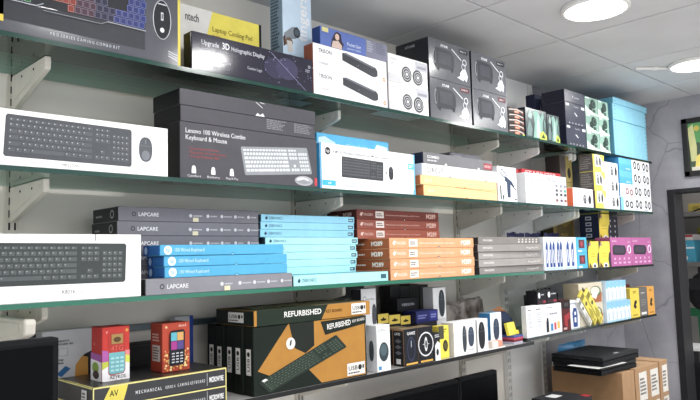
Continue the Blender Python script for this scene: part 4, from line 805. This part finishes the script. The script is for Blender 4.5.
b = Box('mouse_box', 'tall white mouse box with a long dark mouse, beside the slim black boxes', 2.020, 2.098, S4 + .1226, .122, y=1.625, d=.05, c='#eeeeef', side='#c9c9cc'); b.pr('mouse_picture', [('m', .66, .5, .24, .42, '#3c434a', '#6c7078')])
b = Box('small_pack', 'small black and white pack between gaming mouse box and yellow pack', 1.862, 1.898, S4, .096, y=1.503, d=.03, c='#26272c', cat='pack'); b.pr('white_panel', [('p', [(.2, 0), (.2, .55), (.6, .70), (1, .6), (1, 0)], '#e8e8ea'), ('e', .55, .3, .2, .12, '#2a2a30'), ('b', .2, .82, .9, .95, 2, '#d0d0d4')])
b = Box('yellow_pack', 'bright yellow pack with a dark oval, among the mouse boxes', 1.906, 1.966, S4, .115, y=1.515, d=.03, c='#ecd93a', side='#c9b62c', cat='pack'); b.pr('oval_picture', [('e', .62, .38, .24, .18, '#3a3620'), ('e', .62, .38, .14, .1, '#5c5634')]); b.pr('header', [('b', .2, .78, .8, .92, 2, '#8a7d22'), ('r', 0, .60, .5, 1, '#4c4a3a')])
for i, (x0, x1) in enumerate(((1.978, 2.055), (2.058, 2.113), (2.117, 2.193))):
    b = Box('mouse_box', ('white mouse box whose picture is a big dark mouse at its right edge', 'narrow white mouse box with a blue-grey mouse', 'white mouse box with a tall black oval mouse')[i], x0, x1, S4, .1215, y=1.502, d=.055, c='#efefef', side='#d2cfcc', top='#f3f3f3', group='white mouse boxes')
    if i == 0: b.pr('mouse_picture', [('m', .82, .48, .16, .40, '#3e444c', '#737982')]); b.pr('brand_print', [('g', .24, .80, .06, .045, '#b9b9bd'), ('g', .26, .42, .06, .05, '#c9c9cd')])
    elif i == 1: b.pr('mouse_picture', [('m', .45, .52, .34, .30, '#3f4a5c', '#7d8798')]); b.pr('caption', [('t', 'M-102', .2, .10, .06, '#3a4c80', .5)])
    else: b.pr('mouse_picture', [('m', .45, .5, .28, .42, '#2a2b2f', '#5c5e64')]); b.pr('edge_line', [('r', 0, 0, .05, 1, '#2f3034'), ('b', .8, .75, .95, .85, 2, '#a8a8ac')])
b = Box('mouse_box', 'white mouse box with a bright blue side, in front of the crumpled pouches', 2.283, 2.361, S4, .132, y=1.55, d=.055, c='#eef0f2', side='#2f7fb8', top='#5aa0cc'); b.pr('mouse_picture', [('m', .5, .5, .27, .32, '#3a4458', '#78829a')]); b.pr('caption', [('b', .2, .06, .8, .14, 1, '#7a7c84')])
PF = plastic_film()
for i, (x, w, h, rz) in enumerate(((2.21, .19, .17, 3), (2.33, .20, .175, -3), (2.43, .19, .18, 2), (2.50, .17, .165, -3))):
    pouch('plastic_pouch', 'crumpled clear plastic pouch leaning at the wall, %s of the four' % ('leftmost', 'second from the left', 'third from the left', 'rightmost')[i], x, 1.655 + .042 * i, S4, w, h, .03, PF, rz, i + 11, .007, -4, group='crumpled plastic pouches')
r = thing('clamshell_pack', 'leaning brown and navy clamshell pack beside the yellow note pad', 'pack', (2.43, 1.595, S4), (0, math.radians(-24), math.radians(-14)))
prism('card_back', [(0, 0), (.085, 0), (.085, .10), (.06, .135), (.0, .135)], 'y', .012, .014, mat('#b0764c', .5), r)
prism('navy_shell', [(.006, .01), (.078, .01), (.082, .06), (.06, .115), (.03, .125), (.006, .10)], 'y', -.022, .012, mat('#22304e', .25), r, .006)
prism('card_rim', [(0, 0), (.09, 0), (.09, .008), (0, .008)], 'y', -.02, .014, mat('#c08a5c', .5), r)
r = thing('eraser', 'pale pink rubber block lying at the shelf edge', 'eraser', (2.265, 1.522, S4 + .004)); slab('block', -.036, .036, -.014, .016, 0, .024, mat('#e0957c', .5), r, .004); slab('paper_sleeve', -.038, .002, -.015, .017, -.0005, .0246, mat('#ecdcd2', .5), r, .002)
r = thing('price_card', 'flat white card under the pink rubber block', 'card', (2.255, 1.52, S4)); slab('card', -.058, .058, -.016, .03, 0, .0028, mat('#efefec', .5), r, .0008); slab('corner_fold', .03, .057, -.015, .005, .0028, .0034, mat('#d8d6d0', .5), r)
r = thing('note_pads', 'stack of small red, blue and white pads under the yellow note pad', 'pads', (2.425, 1.545, S4))
for k, c in enumerate(('#b8b4c4', '#7a3038', '#c84c64', '#4c5a9c')): slab('pad', -.034 + .001 * k, .034 + .001 * k, -.03, .03, k * .0085, k * .0085 + .0082, mat(c, .5), r, .001)
r = thing('sticky_note_pad', 'bright yellow sticky note pad standing on the small pads', 'note pad', (2.42, 1.535, S4 + .0345), (math.radians(-14), 0, math.radians(6))); slab('pad_block', -.033, .033, 0, .012, 0, .052, mat('#f0dc2a', .5), r, .0008); slab('top_sheet', -.033, .033, -.0015, -.0003, .0, .051, mat('#f6e646', .5), r); slab('loose_flap', .026, .048, -.004, -.002, -.0, .016, mat('#f4e23a', .5), r)

# ================================================================== lowest shelf, right half
for i, (x0, x1) in enumerate(((2.474, 2.532), (2.535, 2.612))):
    b = Box('cable_carton', '%s of the two plain white boxes with fine grey print' % ('left', 'right')[i], x0, x1, S4B, .130, y=1.502, d=.025, c='#edeef0', side='#d0d2d6', group='plain white cable boxes'); b.pr('fine_print', [('b', .2, .84, .8, .9, 1, '#4a4c54'), ('b', .2, .45, .75, .78, 6, '#c0c3ca'), ('g', .5, .4, .09, .07, '#a8abb4')])
b = Box('usb_drive_box', 'white box picturing black, blue, red and yellow sticks', 2.615, 2.766, S4B, .128, y=1.502, d=.06, c='#eeeef0', side='#d0d2d6')
b.pr('stick_pictures', [('p', [(.10, .08), (.10, .38), (.14, .55), (.22, .55), (.24, .38), (.24, .08)], '#2a2c34'), ('r', .34, .10, .48, .34, '#4a90c8'), ('r', .54, .12, .66, .36, '#d0505c'), ('r', .72, .14, .86, .38, '#e0b458'), ('r', .10, .62, .22, .70, '#c9ccd4')]); b.pr('header', [('b', .3, .62, .9, .72, 1, '#8d909a'), ('b', .1, .85, .6, .92, 1, '#b0b3bc')])
for i, (x0, x1) in enumerate(((2.566, 2.642), (2.645, 2.735))):
    b = Box('earphone_box', 'small black box with a white oval, %s of the pair on the white boxes' % ('left', 'right')[i], x0, x1, S4B + .1306, .0585, y=1.502, d=.055, c='#202024', side='#17171a', group='small black earphone boxes'); b.pr('oval_picture', [('e', .22, .66, .12, .22, '#e4e4e8'), ('b', .42, .62, .9, .78, 1, '#b9b9c0')]); b.pr('red_strip', [('r', .05, .06, .95, .30, '#3a2a30'), ('r', .62, .1, .9, .26, '#a03440')])
b = Box('cable_tin', 'low dark box behind the small black earphone boxes', 2.80, 2.98, S4B, .155, y=1.63, d=.08, c='#2a2b30', top='#34353a'); b.pr('label', [('b', .1, .6, .9, .9, 3, '#55565e')])
for i, x in enumerate((2.82, 2.855, 2.89, 2.925, 2.96)):
    r = thing('audio_adapter', 'small black round adapter, %s of the five on the dark box' % ('first', 'second', 'third', 'fourth', 'fifth')[i], 'adapter', (x, 1.665, S4B + .1552), group='small black adapters'); lathe('body', [(.0001, 0), (.013, 0), (.014, .01), (.009, .018), (.0001, .019)], 12, DARK, r); lathe('stem', [(.0001, .019), (.005, .019), (.005, .026), (.0001, .026)], 8, DARK, r)
b = Box('red_pack', 'dark red and black pack between two white boxes', 2.770, 2.846, S4B, .136, y=1.502, d=.05, c='#5c2428', side='#2c1a1c', cat='pack'); b.pr('print', [('r', .0, .72, 1, 1, '#2a2024'), ('p', [(.25, .2), (.25, .5), (.9, .6), (.9, .4), (.6, .35), (.6, .1)], '#a8343a'), ('r', .30, .80, .80, .92, '#4a4448'), ('r', .1, .05, .5, .12, '#c8a8a4')])
b = Box('cable_pack', 'white pack with a dark blue cable tool pictured, beside the leaning packs', 2.850, 2.960, S4B, .128, y=1.516, d=.05, c='#eaecf0', side='#cfd2d8', cat='pack'); b.pr('tool_picture', [('p', [(.42, .06), (.36, .55), (.48, .74), (.72, .72), (.80, .5), (.78, .06)], '#2c4c8c'), ('r', .52, .22, .68, .40, '#dfe4ee'), ('r', .52, .48, .68, .6, '#dfe4ee'), ('b', .1, .86, .8, .93, 1, '#9aa4b8')])
for i, (x, lb, c) in enumerate(((3.030, 'white pack leaning left against the white cable pack', '#e6e4de'), (3.076, 'first of the two yellow printed packs leaning left', '#e3d24a'), (3.138, 'second of the two yellow printed packs leaning left', '#e8da58'))):
    L_ = (.165, .20, .205)[i]
    r = thing('leaning_pack', lb, 'pack', (x, 1.5015, S4B), (0, math.radians(-44), 0), 'leaning packs')
    wd = (.030, .042, .042)[i]
    slab('sleeve', 0, wd, 0, .012, .0, L_, mat(c, .45), r, .0012)
    flat_print(r, 'print', [('r', .12, .82, .88, .95, '#8a7d34' if i else '#8a8a88'), ('p', [(.1, .3), (.5, .5), (.9, .35), (.8, .2), (.3, .15)], '#b0a238' if i else '#b9b6ae'), ('c', .5, .65, .05, '#5c5a3c'), ('b', .15, .05, .85, .14, 2, '#8d8130'), ('l', .03, .02, .03, .98, .002, '#2c2c2e')], Vector((0, 0, 0)), Vector((1, 0, 0)), Vector((0, 0, 1)), Vector((0, -1, 0)), wd, L_)
for i in range(2):
    b = Box('ornate_box', ('lower', 'upper')[i] + ' beige box with brown and green printed shapes behind the yellow packs', 2.968, 3.206, S4B + i * .1006, .100, y=1.518, d=.08, c='#d6cbb4', side='#a89a80', group='beige printed boxes')
    b.pr('shape_print', [('p', [(.42, .05), (.50, .45), (.75, .62), (.98, .5), (.95, .05)], '#a8623c'), ('e', .70, .58, .24, .26, '#5c7048'), ('e', .68, .60, .20, .20, '#e2dccc'), ('p', [(.5, .35), (.62, .6), (.82, .5), (.7, .2)], '#e8e4da')]); b.pr('logo', [('p', [(.08, .62), (.16, .84), (.24, .7), (.34, .82), (.3, .6)], '#4a4a44')])
for r_, (n, x0, x1, z, h) in enumerate(((6, 3.212, 3.486, S4B, .0985), (5, 3.216, 3.444, S4B + .0992, .102))):
    w = (x1 - x0) / n
    for i in range(n):
        b = Box('bulb_box', 'slim white box with a sky blue head, %s in the %s row' % (('first', 'second', 'third', 'fourth', 'fifth', 'sixth')[i], ('lower', 'upper')[r_]), x0 + i * w, x0 + (i + 1) * w - .0015, z, h, y=1.502, d=.085, c='#dfe8f0', side='#c3d6e6', top='#9cc8e4', group='slim white and sky blue boxes'); b.pr('blue_head', [('p', [(0, .68), (.3, .62), (.7, .74), (1, .66), (1, 1), (0, 1)], '#8cc8ea'), ('r', .06, .0, .94, .10, '#a6d4ee')]); b.pr('bulb_picture', [('e', .5, .42, .24, .14, '#c6d4e4'), ('r', .42, .14, .58, .3, '#aab8cc')])
b = Box('maroon_box', 'narrow maroon box behind the bright yellow box at the right end', 3.655, 3.73, S4B, .165, y=1.605, d=.06, c='#7a2f33'); b.pr('fold_line', [('l', .1, .02, .1, .98, .001, '#a05054')])
for x0, x1, c, sd, lb in ((3.490, 3.600, '#e8cc3a', '#c0a42c', 'bright yellow box with a black swirl, near the right end of the lowest shelf'), (3.603, 3.704, '#6a6866', '#4c4a48', 'dark grey upright box between the yellow and orange ones'), (3.707, 3.798, '#e0a03c', '#b87c2c', 'orange box with a black swirl at the right end of the lowest shelf')):
    b = Box('earbud_box', lb, x0, x1, S4B, .152, y=1.502, d=.07, c=c, side=sd)
    if c != '#6a6866': b.pr('swirl_print', [('p', [(.30, .38), (.42, .56), (.62, .60), (.70, .50), (.55, .44), (.66, .34), (.45, .30)], '#2a2620'), ('l', .35, .36, .68, .58, .004, '#2a2620')]); b.pr('header', [('b', .3, .82, .7, .92, 2, '#8a6a1c'), ('b', .2, .06, .8, .12, 1, '#8a6a1c')])
    else: b.pr('label', [('r', .15, .06, .80, .14, '#e2e0dc'), ('b', .2, .78, .8, .84, 1, '#c9c7c3'), ('b', .15, .35, .85, .6, 3, '#85837f')])

# ================================================================== below the shelves: desk, monitors, cartons
DESKM = plaster('desk_laminate', '#8d8780', '#9a948c', .4, 6)
d_ = thing('desk', 'grey laminate desk under the lowest shelf, almost out of view', 'desk', (2.0, 1.45, 0))
slab('desk_top', -1.9, 1.55, -.32, .34, DESK - .03, DESK, DESKM, d_, .004)
for sx in (-1.85, 0, 1.5): slab('leg', sx - .02, sx + .02, -.28, .30, 0, DESK - .03, DESKM, d_, .002)
BLK = mat('#08090c', .35, name='black_screen', spec=.06); BZ = mat('#121316', .4, name='black_plastic', spec=.12)
def monitor(label, xc, y, w, h, ztop, tilt=0, rz=0):
    r = thing('monitor', label, 'monitor', (xc, y, DESK), (0, 0, math.radians(rz)))
    zt = ztop - DESK; zb = zt - h
    slab('housing', -w/2, w/2, 0, .03, zb, zt, BZ, r, .008)
    slab('screen', -w/2 + .012, w/2 - .012, -.0012, .002, zb + .02, zt - .014, BLK, r)
    slab('neck', -.03, .03, .03, .05, .01, zb + h * .5, BZ, r, .004)
    prism('foot', [(-.11, -.06), (.11, -.06), (.09, .10), (-.09, .10)], 'z', 0, .012, BZ, r, .003)
monitor('black monitor in the lower left corner, in front of the shelves', .262, 1.255, .44, .28, H - .126)
monitor('wider black monitor standing on the desk under the lowest shelf', 1.87, 1.60, .52, .26, H - .472)
monitor('narrower black monitor next to the white panel under the lowest shelf', 2.268, 1.605, .26, .26, H - .472)
CARD = '#b08a64'
xs = [(3.000, 3.068), (3.071, 3.133), (3.137, 3.272), (3.276, 3.418), (3.421, 3.520)]
for i, (x0, x1) in enumerate(xs):
    b = Box('laptop_carton', 'brown cardboard carton standing upright, %s of five' % ('leftmost', 'second', 'third', 'fourth', 'rightmost')[i], x0, x1, DESK, .236 - .004 * (i % 2), y=1.35 + .004 * (i % 2), d=.35, c=CARD, side='#98744f', top='#b48f6a', rough=.7, group='upright cardboard cartons', bev=.002)  # shade put into the side colour, so the fronts show lighter
    b.pr('tape', [('r', .42, 0, .58, 1, '#c2a27c')], 'top')
    if i >= 2: b.pr('shipping_label', [('r', .28, .35, .92, .90, '#e2ded6'), ('b', .34, .45, .86, .8, 5, '#6a655e')]); b.pr('lower_label', [('r', .3, .02, .95, .26, '#d8d2c8'), ('b', .36, .06, .9, .22, 3, '#77716a')])
    else: b.pr('seam', [('l', .5, .02, .5, .98, .001, '#8a6642')])
b = Box('document_box', 'low white box behind the black laptops on the cardboard cartons', 3.003, 3.25, DESK + .2365, .03, y=1.625, d=.07, c='#e0dfdc', top='#ecebe8'); b.pr('label', [('b', .2, .7, .8, .9, 3, '#a8a6a2')])
def laptop(label, x, y, z, w, d, rz):
    r = thing('laptop', label, 'laptop', (x, y, z), (0, 0, math.radians(rz)), 'black laptops')
    slab('base', -w/2, w/2, -d/2, d/2, 0, .022, BZ, r, .004); slab('lid', -w/2, w/2, -d/2, d/2, .0235, .040, mat('#1d1e22', .4), r, .004); slab('hinge', -w * .35, w * .35, d/2 - .004, d/2 + .006, .012, .03, BZ, r, .002)
    slab('lid_badge', -.02, .02, -d/2 + .02, -d/2 + .03, .0398, .0404, mat('#cfd0d4', .3), r)
ct = DESK + .2365
laptop('lower black laptop lying on the cardboard cartons', 3.04, 1.495, ct, .33, .24, -3)
laptop('upper black laptop on top of another, over the cardboard cartons', 3.04, 1.490, ct + .0425, .36, .25, -1)
r = thing('paper_sheet', 'white paper sticking out between the two black laptops', 'paper', (2.94, 1.43, ct + .0402), (0, 0, math.radians(-5))); slab('sheet', -.12, .12, -.07, .08, 0, .0006, mat('#ececea', .6), r); slab('folded_corner', -.12, -.06, -.071, -.02, .0007, .0013, mat('#e2e2df', .6), r)
BLUEF = mat('#3f86b8', .2, 0, .25, 25, 'blue_plastic_film')
pouch('folder', 'bright blue plastic folder standing behind the black laptops', 3.13, 1.662, DESK + .267, .30, .075, .045, BLUEF, 0, 31, .012, 8, 'folder')
b = Box('flat_black_box', 'flat black box with a white label and a red corner, before the cardboard cartons', 2.46, 2.66, DESK, .195, y=1.33, d=.16, c='#26262a', side='#1d1d20', top='#2b2b2f'); b.pr('top_label', [('r', .32, .55, .62, .85, '#d8d8d8')], 'top'); b.pr('red_corner', [('r', .82, .0, 1, .22, '#b02c34')], 'top', .0004)

# ================================================================== picture on the marble wall
r = thing('framed_picture', 'black framed colourful painting hanging on the marble wall above the doorway', 'picture', (XW - .001, 1.13, H + .592))
FH, FW = .169, .275
for nm, a0, a1, b0, b1 in (('frame_rail', -FW, FW, FH - .03, FH), ('frame_rail', -FW, FW, -FH, -FH + .03), ('frame_stile', FW - .032, FW, -FH, FH), ('frame_stile', -FW, -FW + .032, -FH, FH)):
    slab(nm, -.022, 0, a0, a1, b0, b1, mat('#2c2a2a', .35), r, .003)
slab('canvas', -.010, -.001, -FW + .02, FW - .02, -FH + .02, FH - .02, mat('#4a5a48', .4), r)
flat_print(r, 'painting', [('p', [(0, 1), (0, .62), (.2, .55), (.4, .75), (1, .7), (1, 1)], '#5a9a5c'), ('p', [(.02, .2), (.0, .9), (.06, .98), (.09, .5), (.08, .2)], '#c9c88a'), ('p', [(.12, .4), (.16, .62), (.3, .74), (.45, .8), (.5, .5), (.3, .42)], '#4f8cb4'), ('p', [(.18, .3), (.22, .5), (.4, .5), (.55, .34), (.4, .2)], '#5a2f2c'), ('p', [(.06, .08), (.08, .3), (.14, .36), (.2, .28), (.26, .36), (.34, .22), (.36, .06)], '#e2cc62'), ('e', .7, .45, .14, .3, '#8a6a5c'), ('e', .7, .6, .07, .12, '#c89a7c'), ('p', [(.02, 0), (.02, .08), (1, .1), (1, 0)], '#d8d2c0'), ('e', .1, .88, .03, .06, '#c8b44c')], Vector((-.0102, FW - .03, -FH + .03)), Vector((0, -1, 0)), Vector((0, 0, 1)), Vector((-1, 0, 0)), 2 * FW - .06, 2 * FH - .06)

# ================================================================== small room seen through the doorway
SH = mat('#6a6866', .4)
for z, lb in ((H + .262, 'grey shelf high in the room behind the doorway'), (H - .09, 'grey shelf carrying the teal box in the room behind the doorway')):
    r = thing('wall_shelf', lb, 'shelf', (5.2, 1.7, z)); slab('board', -.2, .395, -.6, .48, -.018, 0, SH, r, .003); slab('lip', -.206, -.198, -.6, .48, -.03, .003, SH, r, .002)
def back_box(name, label, x0, x1, y0, y1, z, h, c, ops):
    r = thing(name, label, 'box', ((x0 + x1) / 2, (y0 + y1) / 2, z)); w, d = x1 - x0, y1 - y0
    slab('carton', -w/2, w/2, -d/2, d/2, 0, h, mat(c, .45), r, .002)
    flat_print(r, 'side_print', ops, Vector((-w/2, d/2, 0)), Vector((0, -1, 0)), Vector((0, 0, 1)), Vector((-1, 0, 0)), d, h)
back_box('teal_box', 'teal and white box on the shelf behind the doorway', 5.03, 5.3, 1.69, 1.83, H - .09, .155, '#3a98b4', [('r', 0, .62, 1, .70, '#d8e6ea'), ('b', .1, .74, .9, .84, 1, '#d0e4ea'), ('e', .45, .2, .22, .14, '#e6eef0'), ('c', .5, .2, .09, '#2c4c7c')])
back_box('white_red_box', 'low white box with a red stripe on top of the teal box', 5.04, 5.28, 1.70, 1.83, H + .0655, .042, '#d8d0cc', [('r', 0, .55, 1, .95, '#a8343a')])
back_box('olive_yellow_box', 'olive yellow box leaning at the wall behind the doorway', 5.30, 5.5, 1.60, 1.755, H - .09, .25, '#8d8432', [('b', .1, .2, .9, .9, 5, '#6a6224'), ('r', .1, .05, .6, .14, '#c9c27c')])
back_box('yellow_carton', 'dull yellow carton on the high shelf behind the doorway', 5.05, 5.3, 1.44, 1.72, H + .2625, .06, '#b09a3c', [('b', .1, .3, .9, .7, 2, '#7a6a24')])
r = thing('cable_drape', 'black cable drooping from the high shelf behind the doorway', 'cable', (5.02, 1.6, H + .29))
pts = [(-.0, .30, -.02), (0, .2, -.03), (0, .1, -.03), (0, .0, .0), (0, -.08, .05), (0, -.14, .11)]; vs, fs = [], []
for i, p in enumerate(pts):
    for k in range(6): a = k * math.pi / 3; vs.append((p[0] + .006 * math.cos(a), p[1], p[2] + .006 * math.sin(a)))
for i in range(len(pts) - 1):
    for k in range(6): fs.append((i*6+k, i*6+(k+1) % 6, (i+1)*6+(k+1) % 6, (i+1)*6+k))
mesh_obj('wire', vs, fs, [DARK], None, r, True)
slab('plug', -.008, .008, -.15, -.135, .10, .13, DARK, r, .002)
r = thing('shoulder_bag', 'black bag hanging below the shelf behind the doorway', 'bag', (5.0, 1.655, H - .42))
bm = bmesh.new(); bmesh.ops.create_uvsphere(bm, u_segments=16, v_segments=10, radius=1)
for v in bm.verts: n_ = noise.noise(v.co * 2.2) * .1; v.co = Vector((v.co.x * .05, v.co.y * (.085 + .02 * -v.co.z), v.co.z * .13)) * (1 + n_)
me = bpy.data.meshes.new('pouch_body'); bm.to_mesh(me); bm.free(); me.materials.append(mat('#17171a', .6)); ob = link(bpy.data.objects.new('pouch_body', me), r); ob.location = (0, 0, .13)
slab('strap', -.005, .005, -.012, .012, .24, .31, mat('#1f1f23', .6), r, .002); slab('flap', -.056, -.048, -.06, .06, .14, .22, mat('#222226', .6), r, .004)
r = thing('chair', 'green framed chair behind the doorway', 'chair', (5.12, 1.72, 0)); GRN2 = mat('#1f7a4c', .4)
for sx in (-.18, .18):
    for sy in (-.16, .16): slab('leg', sx - .014, sx + .014, sy - .014, sy + .014, 0, .46, GRN2, r, .003)
slab('seat', -.2, .2, -.18, .18, .46, .49, GRN2, r, .01)
for sy in (-.03, .05): slab('back_post', .17, .2, sy - .018, sy + .018, .49, 1.10, GRN2, r, .004)
slab('back_rail', .165, .205, -.17, .17, 1.06, 1.12, GRN2, r, .006)
r = thing('white_table', 'white topped table edge behind the doorway', 'table', (4.74, 1.55, 0)); slab('table_top', -.12, .10, -.5, .13, .90, .925, mat('#e2e2e0', .4), r, .004)
for sy in (-.45, .10): slab('leg', -.1, -.07, sy - .015, sy + .015, 0, .90, mat('#3a3a3c', .4), r); slab('leg', .06, .09, sy - .015, sy + .015, 0, .90, mat('#3a3a3c', .4), r)
r = thing('office_chair', 'black padded chair in front of the white table behind the doorway', 'chair', (4.50, 1.50, 0)); BP = mat('#1a1a1d', .5)
slab('backrest', -.06, .0, -.22, .10, .52, .86, BP, r, .03); slab('seat', -.32, -.02, -.22, .12, .42, .49, BP, r, .03); slab('armrest', -.26, -.02, .08, .12, .64, .67, BP, r, .012); slab('column', -.19, -.15, -.08, -.04, .06, .42, mat('#55565a', .3, .8), r, .004)
for k in range(5): a = k * 2 * math.pi / 5; slab('base_arm', 0, .2, -.015, .015, .03, .06, BP, r, .004).matrix_local = Matrix.Translation((-.17, -.06, 0)) @ Matrix.Rotation(a, 4, 'Z')
